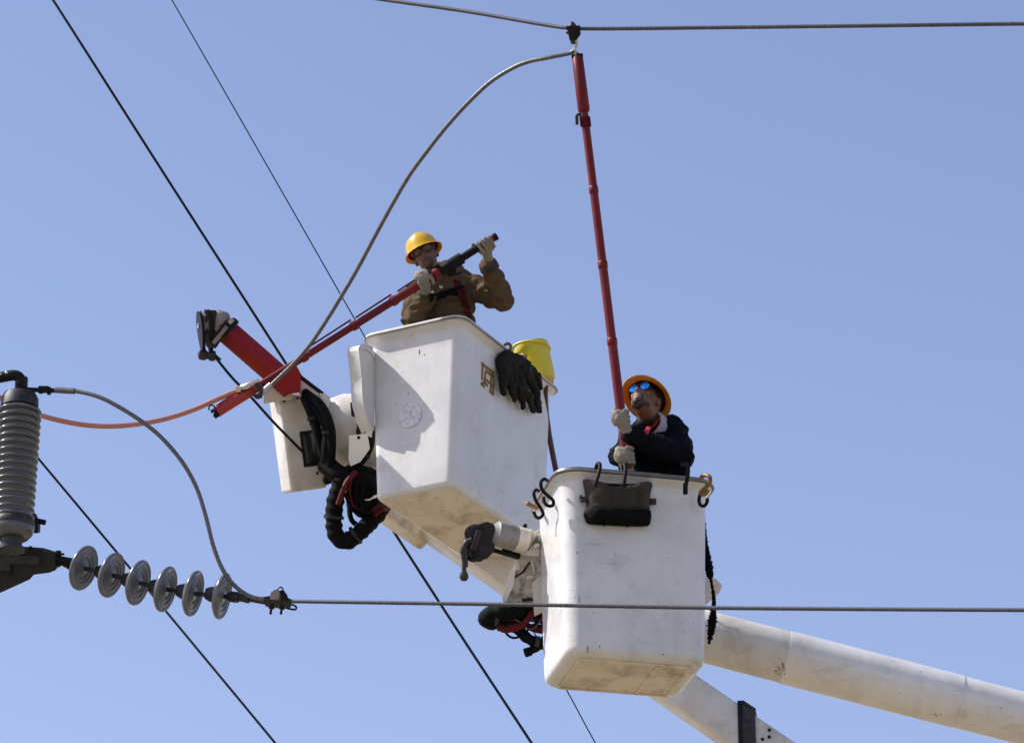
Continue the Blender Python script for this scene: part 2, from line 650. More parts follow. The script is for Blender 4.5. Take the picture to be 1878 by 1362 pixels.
def make_bucket(root, fr, Lt, Wt, Lb, Wb, H, r, flange, mat, rim_mat, band_mat, rb=0.045):
    # shell: outer wall with a turned-out neck, then the inner wall and the floor
    rings = []
    for i in range(6):
        a = R(90 * i / 5)
        rings.append((Lb - 2 * rb * (1 - math.sin(a)), Wb - 2 * rb * (1 - math.sin(a)), max(0.02, r - rb * (1 - math.sin(a))), rb * (1 - math.cos(a))))
    zt = H - 0.075
    for i in range(1, 9):
        t = i / 8
        rings.append((Lb + (Lt - Lb) * t, Wb + (Wt - Wb) * t, r, rb + (zt - rb) * t))
    for (t, e) in ((0.35, 0.12), (0.7, 0.55), (1.0, 1.0)):
        rings.append((Lt + 2 * flange * e, Wt + 2 * flange * e, r + flange * e, zt + 0.045 * t))
    th = 0.014
    rings.append((Lt - 2 * th, Wt - 2 * th, r, zt + 0.046))
    rings.append((Lb - 2 * th, Wb - 2 * th, r, 0.06))
    mb = MB()
    loft(mb, fr, rings, 8)
    b = obj('bucket', mb, mat, root)
    me = b.data
    me.set_sharp_from_angle(angle=R(50))
    # rim: a rolled strip on top of the flange, with a dark band below its edge
    q = MB()
    z0 = zt + 0.047
    loft(q, fr, [(Lt - 2 * th - .004, Wt - 2 * th - .004, r, z0), (Lt + 2 * flange + .010, Wt + 2 * flange + .010, r + flange, z0),
                 (Lt + 2 * flange + .018, Wt + 2 * flange + .018, r + flange, z0 + .008), (Lt + 2 * flange + .012, Wt + 2 * flange + .012, r + flange, z0 + .022),
                 (Lt + 2 * flange - .01, Wt + 2 * flange - .01, r + flange, z0 + .028), (Lt - 2 * th + .01, Wt - 2 * th + .01, r, z0 + .026),
                 (Lt - 2 * th - .004, Wt - 2 * th - .004, r, z0)], 8, False, False)
    rim = obj('rim', q, rim_mat, b)
    e = MB()
    loft(e, fr, [(Lt + 2 * flange + .020, Wt + 2 * flange + .020, r + flange, z0 + .001), (Lt + 2 * flange + .024, Wt + 2 * flange + .024, r + flange, z0 + .005),
                 (Lt + 2 * flange + .020, Wt + 2 * flange + .020, r + flange, z0 + .009), (Lt + 2 * flange + .006, Wt + 2 * flange + .006, r + flange, z0 + .009),
                 (Lt + 2 * flange + .006, Wt + 2 * flange + .006, r + flange, z0 + .001), (Lt + 2 * flange + .020, Wt + 2 * flange + .020, r + flange, z0 + .001)], 8, False, False)
    obj('rim_band', e, band_mat, rim)
    return b


# ---- lift A: the farther bucket with the worker in the brown jacket
FA = Frame((-0.303, 21.045, 9.96), R(62.1))
HA = 1.07
liftA = empty('aerial_lift', FA.w(0, 0, 0), 'farther aerial lift whose long white bucket carries the worker in the brown jacket', 'aerial lift', 'the two bucket truck lifts')
bktA = make_bucket(liftA, FA, 1.215, 0.615, 1.19, 0.535, HA, 0.055, 0.036, M['bucket_a'], M['rim_white'], M['rim'], 0.035)
ub = MB()
loft(ub, FA, [(1.128, 0.472, 0.04, -0.004), (1.128, 0.472, 0.04, -0.0005)], 4)
obj('bottom_pan', ub, M['under'], bktA)
nAx = FA.d(-1, 0, -0.012).normalized()
pAx = FA.w(-0.6065, 0, 0.9)
nAy = FA.d(0, -1, -0.04).normalized()
pAy = FA.w(0, -0.3065, 0.95)


def faceA(px, py, off=0.0, side='x'):
    return on_plane(px, py, pAx, nAx) + nAx * off if side == 'x' else on_plane(px, py, pAy, nAy) + nAy * off


# faded round seal, chips
s = MB()
c = faceA(752, 762, 0.003)
s.lathe(c - nAx * 0.004, nAx, [(0, 0.079), (0.0045, 0.079)], 40, False, ref=Vector((0, 0, 1)))
seal = obj('round_seal', s, M['seal'], bktA)
s = MB()
hgl = [c + Vector((0, 0, 1)) * (0.079 * math.sin(a)) + FA.d(0, 1, 0) * (0.079 * math.cos(a)) for a in [2 * math.pi * i / 40 for i in range(41)]]
s.tube(hgl, 0.0012, 5, False)
obj('seal_ring', s, simple('seal_grey', (0.50, 0.50, 0.50), 0.6), seal)
for (px, py, a, b2) in ((769, 645, .004, .022), (749, 722, .005, .006), (778, 650, .006, .004), (727, 741, .004, .004)):
    s = MB()
    cc = faceA(px, py, 0.001)
    s.ell(cc, FA.d(0, 1, 0) * a * .8, nAx * 0.0012, Vector((0, 0, 1)) * b2 * .8, 8, 6)
    obj('paint_chip', s, M['chip'], bktA)


# ochre marker glyph on the long side
def stroke(parent, pts, w, mat, name='marker_stroke'):
    for (a, b) in pts:
        p, q = faceA(*a, 0.0005, 'y'), faceA(*b, 0.0005, 'y')
        s = MB()
        t = (q - p).normalized()
        s.box((p + q) / 2, (q - p) / 2 + t * w, nAy.cross(t) * w, nAy * 0.003)
        obj(name, s, mat, parent)


stroke(bktA, [((884, 667), (904, 683)), ((885, 667), (884, 694)), ((890, 684), (889, 697)), ((891, 680), (901, 688)), ((901, 688), (900, 704)),
              ((889, 695), (899, 703)), ((883, 704), (888, 702)), ((888, 702), (893, 706)), ((904, 683), (905, 700)), ((901, 706), (899, 718)), ((884, 703), (887, 708)),
              ((899, 718), (904, 722)), ((905, 704), (904, 722))], 0.0085, M['yellow_tag'])

# tool scabbard on the outer left side: a flared cup over a tapered sleeve
def sp(h, z, y=0.0):
    return FA.w(-0.600 - h * 0.68, 0.302 + y, z)


s = MB()
# sleeve and flared cup, seen from the side: protrusion in front of the end wall, height
outl = [(.0, .93), (.10, .945), (.20, .94), (.272, .915), (.278, .90), (.225, .755), (.212, .74), (.205, .66), (.185, .58), (.10, .49), (.02, .45), (.0, .45)]
s.prism([sp(h, z, -.028) for h, z in outl], FA.d(0, .075, 0))
scab = obj('tool_scabbard', s, M['white_plastic'], bktA, 0.016, 3)
s = MB()
s.prism([sp(h, z, -.034) for h, z in [(.0, .945), (.10, .96), (.20, .955), (.270, .925), (.262, .905), (.20, .93), (.10, .935), (.0, .92)]], FA.d(0, .087, 0))
obj('cup_lip', s, M['white_plastic'], scab, 0.006)
# boom A: square steel box running down to the right behind the nearer bucket
a0 = at(690, 885, 23.55)
a1 = at(1335, 1327, 22.6)
adir = (a1 - a0).normalized()
aend = a0 + adir * 9.5
s = MB()
s.beam(a0, aend, Vector((0, 0, 1)), 0.125, 0.115)
boomA = obj('boom', s, M['boom_steel'], liftA, 0.022, 3)
aup = (Vector((0, 0, 1)) - adir * adir.z).normalized()
asd = adir.cross(aup)
if asd.dot(FWD) > 0:
    asd = -asd                                           # towards the camera
ac = at(1368, 1335, 22.56)
k = (ac - a0).dot(adir)
ah = Vector((adir.x, adir.y, 0)).normalized()
az = Vector((0, 0, 1))
s = MB()
s.box(a0 + adir * k, ah * 0.016, az * 0.165, asd * 0.140)
obj('collar_strap', s, M['dark_iron'], boomA, 0.006)
s = MB()
s.prism([a0 + adir * k + asd * .128 + ah * x + az * z for x, z in ((.017, .135), (.085, .09), (.085, -.20), (.017, -.15))], asd * 0.010)
obj('collar_plate', s, M['iron'], boomA, 0.003)
s = MB()
s.prism([a0 + adir * k + asd * .120 + ah * x + az * z for x, z in ((-.014, .168), (.020, .168), (.09, .115), (.09, .105), (.020, .150), (-.014, .155))], -asd * 0.24)
obj('collar_plate', s, M['iron'], boomA, 0.003)
for i in range(4):
    s = MB()
    s.lathe(a0 + adir * (k + 0.15 + 0.025 * (i % 2)) + aup * (0.085 - 0.035 * i) + asd * 0.122, asd, [(0, .010), (.012, .010), (.016, .006)], 8)
    obj('bolt', s, M['dark_iron'], boomA)

# tip elbow under the bucket: cast nose with a dark rubber bumper
s = MB()
tipc = a0 + adir * 0.02
s.beam(tipc - adir * 0.14 - aup * 0.035, tipc + adir * 0.45 - aup * 0.035, aup, 0.15, 0.135)
obj('boom_tip', s, M['under'], boomA, 0.03, 3)
s = MB()
bc = at(770, 976, 23.5)
bx = (at(800, 985, 23.5) - at(742, 970, 23.5)) / 2
s.box(bc, bx, asd * 0.10, aup * 0.035)
obj('rubber_bumper', s, M['iron'], boomA, 0.025, 3)

# leveling head left of the bucket: white drum, housing with dark window, jib socket
h0 = 22.95
drum_ax = cv(-1.0, 0.10, -0.12).normalized()
s = MB()
dc = at(690, 795, 23.05)
s.lathe(dc, drum_ax, [(-0.12, 0.19), (0.02, 0.225), (0.10, 0.235), (0.22, 0.225), (0.30, 0.19), (0.335, 0.13)], 36)
drum = obj('rotator_drum', s, M['boom_steel'], liftA)
hx = cv(1, 0.12, 0.35).normalized()
hy = cv(0.235, -0.97, 0.0).normalized()                  # down the tilted front
hn = hx.cross(hy).normalized()
if hn.dot(FWD) > 0:
    hn = -hn
hy = hn.cross(hx).normalized()
if hy.dot(UP) > 0:
    hy = -hy
hc = at(547, 812, h0 + 0.12)
s = MB()
s.box(hc, hx * 0.118, hy * 0.295, hn * 0.12)
hous = obj('jib_housing', s, M['boom_steel'], liftA, 0.022, 3)
fc = hc + hn * 0.12
s = MB()
s.box(fc + hx * 0.060 + hy * 0.045, hx * 0.078, hy * 0.11, hn * 0.006)
obj('window_frame', s, M['dark_iron'], hous, 0.004)
s = MB()
s.box(fc + hx * 0.060 + hy * 0.045 + hn * 0.004, hx * 0.062, hy * 0.09, hn * 0.006)
obj('window_panel', s, simple('dark_smoked_panel', (0.022, 0.024, 0.024), 0.15, 0, 0.5, 14, 0.1), hous, 0.003)
for (a, b2) in ((.06, -.10), (.06, .20), (-.09, -.26), (.0, -.27), (.05, -.28)):
    s = MB()
    s.lathe(fc + hx * a + hy * b2, hn, [(0, .009), (.008, .009), (.010, .005)], 8)
    obj('bolt', s, M['iron'], hous)
# white socket plates that hold the jib
s = MB()
s.prism([at(485, 738, 22.9), at(487, 700, 22.9), at(505, 688, 22.9), at(532, 712, 22.9), at(535, 730, 22.9)], FWD * 0.14)
obj('socket_plate', s, M['boom_steel'], hous, 0.006)
s = MB()
s.prism([at(551, 690, 22.92), at(597, 726, 22.92), at(610, 760, 22.92), at(570, 752, 22.92), at(550, 722, 22.92)], FWD * 0.16)
obj('socket_plate', s, M['boom_steel'], hous, 0.006)
s = MB()
s.beam(at(545, 687, 22.93), at(592, 722, 22.93), UP, 0.012, 0.012)
obj('socket_edge', s, M['dark_iron'], hous, 0.003)
s = MB()
s.prism([at(588, 722, 22.9), at(604, 728, 22.9), at(603, 748, 22.9), at(594, 742, 22.9)], FWD * 0.03)
obj('latch_plate', s, M['white_plastic'], hous, 0.004)
# jib: red square box beam with a winch head
j0, j1 = at(536, 712, 22.9), at(398, 592, 22.72)
jd = (j1 - j0).normalized()
jn = cv(0.25, 0.35, -1.0)
s = MB()
s.beam(j0, j1, cv(0.75, 0.75, -0.95), 0.054, 0.054)
jib = obj('jib', s, M['red_jib'], liftA, 0.008)
s = MB()
s.prism([at(500, 706, 22.80), at(540, 672, 22.80), at(550, 690, 22.80), at(549, 718, 22.80), at(518, 722, 22.80)], FWD * 0.16)
obj('jib_heel', s, M['red_jib'], jib, 0.006)
s = MB()
wd = 22.66
s.prism([at(381, 572, wd), at(394, 573, wd), at(402, 590, wd), at(404, 610, wd), at(396, 625, wd), at(390, 634, wd), at(382, 632, wd), at(379, 610, wd)], FWD * 0.16)
head = obj('winch_head', s, M['winch'], jib, 0.022, 4)
pax = cv(1, .10, .30).normalized()
pfw = (FWD - pax * FWD.dot(pax)).normalized()
pup = pax.cross(pfw)
if pup.dot(UP) < 0:
    pup = -pup
for (px, py, sc_) in ((366, 607, 1.0), (380, 606, 1.06)):
    s = MB()
    ol_ = []
    for i_ in range(22):
        a_ = 2 * math.pi * i_ / 22
        h_ = math.sin(a_)
        ol_.append(at(px, py, wd + .05) + pup * (h_ * .118 * sc_) + pfw * (math.cos(a_) * (.070 + .020 * h_) * sc_))
    s.prism(ol_, pax * .020)
    obj('pulley_cheek', s, M['dark_iron'], head, 0.005, 2)
s = MB()
s.lathe(at(369, 598, wd + .05), pax, [(0, .050), (.004, .075), (.012, .062), (.026, .062), (.034, .075), (.038, .050)], 24)
obj('pulley_wheel', s, M['motor'], head)
s = MB()
s.lathe(at(362, 598, wd + .05), pax, [(0, .010), (.002, .016), (.075, .016), (.078, .010)], 12)
obj('pulley_pin', s, M['steel'], head)
s = MB()
s.lathe(at(404, 588, wd + 0.04), cv(0.3, 0.85, -0.1), [(-0.06, .048), (0.045, .048), (0.058, .036), (.06, .0)], 20)
obj('winch_motor', s, M['motor'], head)
s = MB()
s.box(at(414, 604, wd + 0.05), jd * 0.03, cv(.6, .75, 0).normalized() * 0.05, FWD * 0.06)
s.box(at(427, 594, wd + 0.05), jd * 0.022, cv(.6, .75, 0).normalized() * 0.035, FWD * 0.05)
obj('winch_bracket', s, M['dark_iron'], head, 0.008)
s = MB()
s.box(at(404, 614, wd + 0.0), jd * 0.012, cv(.6, .75, 0).normalized() * 0.065, FWD * 0.02)
obj('white_band', s, M['motor'], head, 0.004)
s = MB()
s.box(at(424, 589, wd + 0.02), jd * 0.014, cv(.6, .75, 0).normalized() * 0.02, FWD * 0.03)
obj('steel_tab', s, M['alu'], head, 0.004)
s = MB()
s.lathe(at(372, 641, wd + .06), cv(.2, -1, 0), [(0, .02), (.03, .02)], 12)
s.lathe(at(366, 650, wd + .06), cv(1, -.1, 0), [(-.01, .014), (0, .030), (.03, .034), (.05, .022), (.07, .034), (.095, .030), (.10, .01)], 16)
obj('fairlead', s, M['iron'], head)
rope = [at(388, 640, wd + .05), at(391, 650, wd + .05), at(399, 660, wd + .08), at(428, 695, 22.75), at(455, 722, 22.78), at(500, 772, 22.8), at(545, 818, 22.86), at(556, 829, 22.93)]
s = MB()
s.tube(resample(crom(rope, 6), 0.02), 0.0085, 8)
obj('winch_rope', s, M['wire_dark'], head)
s = MB()
s.tube([at(394, 652, wd + .03), at(404, 661, wd + .03)], 0.012, 8)
obj('rope_clip', s, M['dark_iron'], head)


def hose(name, pts, r, mat, parent, ribs=False, k=6):
    p = resample(crom(pts, k), 0.012 if ribs else 0.02)
    s = MB()
    if ribs:
        rs = [r * (1 + 0.07 * math.sin(i * 1.5) + 0.16 * noise.noise(Vector((i * .21, r * 90, 0)))) for i in range(len(p))]
        s.tube(p, rs, 14)
    else:
        s.tube(p, r, 10)
    return obj(name, s, mat, parent)


hose('hydraulic_hose', [at(558, 728, 22.85), at(572, 760, 22.78), at(584, 800, 22.75), at(596, 840, 22.75), at(606, 880, 22.8)], 0.030, M['hose'], liftA)
hose('hydraulic_hose', [at(566, 735, 22.85), at(588, 760, 22.76), at(602, 790, 22.72), at(600, 830, 22.72), at(612, 860, 22.78), at(640, 880, 22.85)], 0.036, M['hose'], liftA)
hose('hydraulic_hose', [at(560, 720, 22.9), at(590, 745, 22.72), at(607, 790, 22.68), at(606, 850, 22.72), at(600, 882, 22.8)], 0.028, M['hose'], liftA)
hose('hydraulic_hose', [at(680, 780, 22.85), at(676, 820, 22.72), at(655, 852, 22.70), at(625, 868, 22.75), at(598, 880, 22.85)], 0.030, M['hose'], liftA)
hose('hydraulic_hose', [at(596, 850, 22.8), at(625, 872, 22.72), at(660, 880, 22.75), at(690, 890, 22.9)], 0.06, M['hose'], liftA)
hose('hydraulic_hose', [at(690, 880, 22.95), at(664, 868, 22.8), at(632, 876, 22.72), at(618, 905, 22.68), at(612, 950, 22.66), at(618, 985, 22.64), at(640, 990, 22.64), at(668, 968, 22.70), at(692, 940, 22.85), at(705, 920, 23.1)], 0.052, M['hose'], liftA, True)
hose('hydraulic_hose', [at(690, 885, 22.9), at(668, 900, 22.8), at(650, 905, 22.76), at(655, 925, 22.76), at(672, 935, 22.78), at(692, 930, 22.9)], 0.055, M['hose'], liftA, True)
hose('hydraulic_hose', [at(647, 915, 22.78), at(641, 935, 22.76), at(646, 955, 22.74), at(660, 965, 22.76)], 0.016, M['hose'], liftA)
hose('hydraulic_hose', [at(652, 865, 22.66), at(634, 888, 22.60), at(620, 925, 22.60)], 0.017, M['red_hose'], liftA)
hose('hydraulic_hose', [at(683, 938, 22.72), at(698, 925, 22.78), at(708, 928, 22.9)], 0.016, M['red_hose'], liftA)
hose('hydraulic_hose', [at(686, 946, 22.72), at(700, 934, 22.78), at(712, 932, 22.9)], 0.014, M['red_hose'], liftA)
# valve plate and handle near the bucket
s = MB()
s.prism([at(642, 800, 22.62), at(672, 797, 22.62), at(676, 822, 22.62), at(660, 845, 22.62), at(644, 852, 22.62), at(641, 840, 22.62)], FWD * 0.05)
vp = obj('valve_plate', s, M['white_plastic'], liftA, 0.006)
s = MB()
s.lathe(at(658, 802, 22.63), -FWD, [(0, .010), (.012, .010), (.016, .005)], 8)
obj('bolt', s, M['dark_iron'], vp)
s = MB()
s.beam(at(664, 752, 22.7), at(657, 795, 22.64), UP.cross(FWD), 0.02, 0.014)
obj('lever', s, M['black'], vp, 0.006)
s = MB()
s.prism([at(646, 741, 22.66), at(666, 738, 22.66), at(668, 755, 22.66), at(660, 764, 22.66), at(648, 760, 22.66)], FWD * 0.08)
obj('lever_knob', s, M['black'], vp, 0.012, 3)
s = MB()
s.prism([at(672, 757, 22.64), at(684, 768, 22.64), at(680, 800, 22.64), at(672, 796, 22.64)], FWD * 0.04)
obj('side_plate', s, M['boom_steel'], vp, 0.005)

# ---- lift B: the nearer bucket with the worker in black
FB = Frame((0.602, 19.135, 8.325), R(13.0))
HB = 1.05
liftB = empty('aerial_lift', FB.w(0, 0, 0), 'nearer aerial lift with square white bucket carrying the worker dressed in black', 'aerial lift', 'the two bucket truck lifts')
bktB = make_bucket(liftB, FB, 0.818, 0.640, 0.778, 0.61, HB, 0.10, 0.036, M['bucket_b'], M['rim'], M['rim'], 0.05)
s = MB()
loft(s, FB, [(0.62, 0.47, 0.04, -0.004), (0.62, 0.47, 0.04, -0.0005)], 4)
pan = obj('bottom_pan', s, M['under'], bktB)
for (x0, x1, y0, y1) in ((-.30, .30, -.245, -.225), (-.30, .30, .225, .245), (-.31, -.29, -.24, .24), (.12, .14, -.24, .24), (.29, .31, -.24, .24)):
    s = MB()
    s.box(FB.w((x0 + x1) / 2, (y0 + y1) / 2, -0.005), FB.d((x1 - x0) / 2, 0, 0), FB.d(0, (y1 - y0) / 2, 0), Vector((0, 0, .006)))
    obj('skid_strip', s, M['under'], pan, 0.003)
nBy = FB.d(0, -1, -0.013).normalized()
pBy = FB.w(0, -0.3165, 0.95)


def faceB(px, py, off=0.0):
    return on_plane(px, py, pBy, nBy) + nBy * off


for (px, py, a, b2) in ((1058, 1013, .005, .006), (1062, 1098, .003, .03), (1078, 1190, .004, .03), (1217, 1200, .006, .005), (1255, 1157, .004, .004), (1100, 1185, .004, .012)):
    s = MB()
    s.ell(faceB(px, py, 0.0005), FB.d(1, 0, 0) * a * .7, nBy * 0.0012, Vector((0, 0, 1)) * b2 * .75, 8, 6)
    obj('paint_chip', s, M['chip'], bktB)

# boom B: round fibreglass tube with a steel sleeve
b0 = at(985, 1087, 21.12)
b1 = at(1870, 1315, 21.12)
bd = (b1 - b0).normalized()
bend = b0 + bd * 10.5
s = MB()
km = (at(1440, 1204, 21.12) - b0).dot(bd)
s.lathe(b0, bd, [(0.0, 0.13), (0.02, 0.147), (km - 0.02, 0.147), (km - 0.004, 0.1475), (km, 0.1475)], 48)
boomB = obj('boom', s, M['boom_steel'], liftB)
s = MB()
s.lathe(b0, bd, [(km - 0.003, 0.15), (km + 0.02, 0.1515), (km + 1.0, 0.1515), (km + 1.003, 0.148), (10.5, 0.146)], 48)
obj('fibreglass_tube', s, M['boom'], boomB)
flecks = [(1717 + random.gauss(0, 7), 1308 + random.gauss(0, 2), random.uniform(.004, .010), .002) for _ in range(6)]
flecks += [(1440 - 14 * abs(random.gauss(0, .6)), 1212 + 26 * random.random(), random.uniform(.002, .009), random.uniform(.002, .005)) for _ in range(16)]
flecks += [(random.uniform(1330, 1860), random.uniform(1225, 1330), random.uniform(.002, .006), random.uniform(.001, .003)) for _ in range(16)]
scuff_mat = simple('tan_scuff', (0.17, 0.12, 0.08), 0.7, 0, 0.5, 60)
for (px, py, ax, ay) in flecks:
    s = MB()
    rd = ray(px, py)
    bv = None
    # scuffs sit on the tube surface
    w0 = CAM - b0
    A_ = rd - bd * rd.dot(bd)
    B_ = w0 - bd * w0.dot(bd)
    aa, bb, cc2 = A_.dot(A_), 2 * A_.dot(B_), B_.dot(B_) - 0.1516 ** 2
    disc = bb * bb - 4 * aa * cc2
    if disc > 0:
        p = CAM + rd * ((-bb - math.sqrt(disc)) / (2 * aa))
        ax_p = b0 + bd * (p - b0).dot(bd)
        nn = (p - ax_p).normalized()
        s.ell(p, bd * ax, nn.cross(bd) * ay, nn * 0.0012, 10, 6)
        obj('scuff', s, scuff_mat, boomB)

# leveling head at the left of bucket B
s = MB()
pz = 20.72
s.prism([at(1000, 968, pz), at(973, 985, pz), at(962, 1010, pz), at(952, 1025, pz), at(925, 1098, pz), at(927, 1104, pz), at(985, 1106, pz), at(1004, 1104, pz)], FWD * 0.22)
mb_ = obj('mount_casting', s, M['boom_steel'], liftB, 0.02, 3)
s = MB()
s.prism([at(937, 1048, pz - .03), at(944, 1044, pz - .03), at(940, 1074, pz - .03), at(927, 1100, pz - .03), at(923, 1096, pz - .03)], FWD * 0.06)
obj('side_plate', s, M['white_plastic'], mb_, 0.005)
s = MB()
s.prism([at(977, 1070, pz - .06), at(992, 1056, pz - .06), at(996, 1120, pz - .06), at(981, 1128, pz - .06)], FWD * 0.05)
obj('hinge_plate', s, M['boom_steel'], mb_, 0.004)
s = MB()
s.prism([at(966, 982, pz - .05), at(972, 979, pz - .05), at(972, 1002, pz - .05), at(988, 1006, pz - .05), at(987, 1018, pz - .05), at(957, 1015, pz - .05)], FWD * 0.06)
obj('clamp_bracket', s, M['white_plastic'], mb_, 0.006)
for (px, py) in ((965, 1043), (990, 1045), (979, 1020), (981, 1075), (985, 1068), (976, 1083)):
    s = MB()
    s.lathe(at(px, py, pz - .005), -FWD, [(0, .013), (.010, .013), (.014, .007)], 10)
    obj('bolt', s, M['under'], mb_)
s = MB()
s.beam(at(968, 975, pz - .02), at(982, 985, pz - .02), UP, 0.03, 0.022)
obj('pin_block', s, M['under'], mb_, 0.005)
s = MB()
s.ell(at(963, 964, pz - .02), RIGHT * .013, UP * .014, FWD * .013, 12, 8)
s.tube([at(963, 966, pz - .02), at(961, 974, pz - .02)], .006, 8)
obj('control_knob', s, M['black'], mb_)
for (q, d_, hw, hh, m_) in (((948, 1035), -.02, .012, .030, 'boom_steel'), ((972, 1058), -.015, .020, .010, 'under'), ((958, 1068), -.012, .010, .024, 'motor'), ((984, 1000), -.07, .016, .010, 'under'),
                            ((950, 1090), -.014, .034, .007, 'motor'), ((990, 985), -.03, .012, .020, 'boom_steel'), ((978, 1040), -.014, .007, .036, 'boom_steel')):
    s = MB()
    s.box(at(q[0], q[1], pz + d_), cv(.95, .2, 0) * hw, cv(-.2, .95, 0) * hh, FWD * .014)
    obj('fitting_block', s, M[m_], mb_, 0.003)
for (x0, y0, x1, y1, r) in ((940, 1060, 972, 1030, .006), (958, 1100, 990, 1088, .009)):
    s = MB()
    s.tube([at(x0, y0, pz - .02), at((x0 + x1) / 2 + 3, (y0 + y1) / 2 + 4, pz - .035), at(x1, y1, pz - .02)], r, 8)
    obj('grease_line', s, M['dark_iron'], mb_)
for (px, py) in ((946, 1050), (955, 1080), (940, 1085), (968, 1095), (990, 1030), (970, 1010), (995, 1075), (984, 1100)):
    s = MB()
    s.lathe(at(px, py, pz - .004), -FWD, [(0, .009), (.012, .009), (.015, .005)], 6, False)
    obj('bolt', s, M['motor'], mb_)
# winch of the nearer lift
s = MB()
m0, m1 = at(962, 992, pz - .04), at(903, 976, pz - .10)
md = (m1 - m0).normalized()
s.lathe(m0, md, [(-.03, .05), (0, .058), (0.03, .058), (0.032, .070), (0.17, .070), (0.175, .062), (.19, .05)], 28)
mo = obj('winch_motor', s, M['motor'], mb_)
s = MB()
s.lathe(m0, md, [(-.01, .0715), (0.055, .0715)], 28)
obj('motor_cap', s, M['under'], mo)
s = MB()
wz = pz - .12
s.prism([at(880, 966, wz), at(893, 962, wz), at(904, 966, wz), at(903, 1008, wz), at(892, 1020, wz), at(872, 1025, wz), at(862, 1015, wz), at(868, 990, wz)], FWD * 0.13)
wh = obj('winch_head', s, M['winch'], mb_, 0.012, 3)
for (px, py, r) in ((874, 978, .054), (872, 1012, .055)):
    s = MB()
    s.lathe(at(px, py, wz + .06), cv(-.55, 0, -1), [(-.05, r * .8), (-.03, r), (-.012, r * .75), (.012, r * .75), (.03, r), (.06, r * .8), (.062, .015)], 28)
    obj('rope_sheave', s, M['dark_iron'], wh)
s = MB()
s.beam(at(879, 972, wz - .03), at(868, 1008, wz - .03), UP.cross(FWD), 0.012, 0.016)
obj('side_arm', s, M['iron'], wh, 0.005)
s = MB()
s.tube(crom([at(866, 990, wz), at(856, 995, wz), at(851, 1008, wz), at(852, 1020, wz), at(853, 1040, wz)], 6), [.018, .02, .022, .02, .017], 12)
s.lathe(at(851, 1040, wz), cv(0, -1, 0), [(0, .013), (.02, .014), (.035, .023), (.055, .026), (.072, .016), (.076, .002)], 14)
obj('rope_hook', s, M['iron'], wh)
s = MB()
s.beam(at(904, 1008, pz - .03), at(952, 1022, pz - .03), UP, 0.012, 0.012)
s.beam(at(920, 1008, pz - .01), at(955, 1019, pz - .01), UP, 0.012, 0.014)
obj('stay_bar', s, M['dark_iron'], mb_, 0.003)
# hose bundle of lift B
hose('hydraulic_hose', [at(1000, 1125, 20.9), at(965, 1122, 20.72), at(925, 1122, 20.66), at(897, 1128, 20.68), at(900, 1138, 20.74), at(935, 1130, 20.82), at(975, 1122, 20.95)], 0.050, M['hose'], liftB, True)
hose('hydraulic_hose', [at(892, 1126, 20.68), at(930, 1136, 20.72), at(970, 1130, 20.8), at(1000, 1135, 20.9)], 0.03, M['hose'], liftB)
hose('hydraulic_hose', [at(914, 1150, 20.66), at(930, 1154, 20.64), at(955, 1148, 20.64), at(973, 1128, 20.66), at(982, 1112, 20.75)], 0.019, M['red_hose'], liftB)
hose('hydraulic_hose', [at(960, 1138, 20.7), at(975, 1152, 20.68), at(1002, 1158, 20.75)], 0.016, M['red_hose'], liftB)
hose('hydraulic_hose', [at(925, 1143, 20.66), at(928, 1160, 20.64), at(940, 1169, 20.64), at(955, 1165, 20.66), at(985, 1140, 20.7)], 0.007, M['hose'], liftB)
hose('hydraulic_hose', [at(950, 1152, 20.7), at(965, 1168, 20.68), at(985, 1178, 20.68), at(1006, 1182, 20.75)], 0.030, M['hose'], liftB, True)
hose('hydraulic_hose', [at(1006, 1165, 20.75), at(985, 1185, 20.68), at(970, 1194, 20.66), at(962, 1197, 20.66)], 0.024, M['hose'], liftB, True)
s = MB()
for (qx, qy) in ((960, 1192), (966, 1200), (972, 1201)):
    s.tube([at(980, 1188, 20.67), at(qx, qy, 20.66)], 0.010, 8)
obj('hose_coupling', s, M['black'], liftB)
random.seed(31)
for i_ in range(6):
    x0 = random.uniform(905, 935)
    y0 = random.uniform(1128, 1145)
    hose('control_line', [at(x0, y0, 20.66), at(x0 + 15, y0 + random.uniform(8, 24), 20.64), at(x0 + 40, y0 + random.uniform(0, 26), 20.64), at(x0 + 62, y0 + random.uniform(-14, 20), 20.68), at(1004, random.uniform(1120, 1180), 20.78)],
         random.choice([.005, .006, .008]), M[random.choice(['hose', 'hose', 'red_hose', 'brown_hose'])], liftB)
for (px, py, dx, dy, r) in ((912, 1128, 1, .1, .054), (972, 1129, 1, -.35, .022), (985, 1178, 1, .2, .033)):
    s = MB()
    ax_ = cv(dx, -dy, 0).normalized()
    s.lathe(at(px, py, 20.68), ax_, [(-.012, r), (-.010, r + .004), (.010, r + .004), (.012, r)], 18)
    obj('hose_clamp', s, M['iron'], liftB)
for (px, py, d_, dx, dy, r) in ((574, 766, 22.775, .35, .94, .036), (603, 792, 22.70, .12, .99, .040), (612, 948, 22.66, -.1, 1, .058), (652, 981, 22.66, .8, -.6, .058), (669, 834, 22.71, -.5, .85, .034)):
    s = MB()
    ax_ = cv(dx, -dy, 0).normalized()
    s.lathe(at(px, py, d_), ax_, [(-.010, r), (-.008, r + .004), (.008, r + .004), (.010, r)], 18)
    obj('hose_clamp', s, M['winch'], liftA)
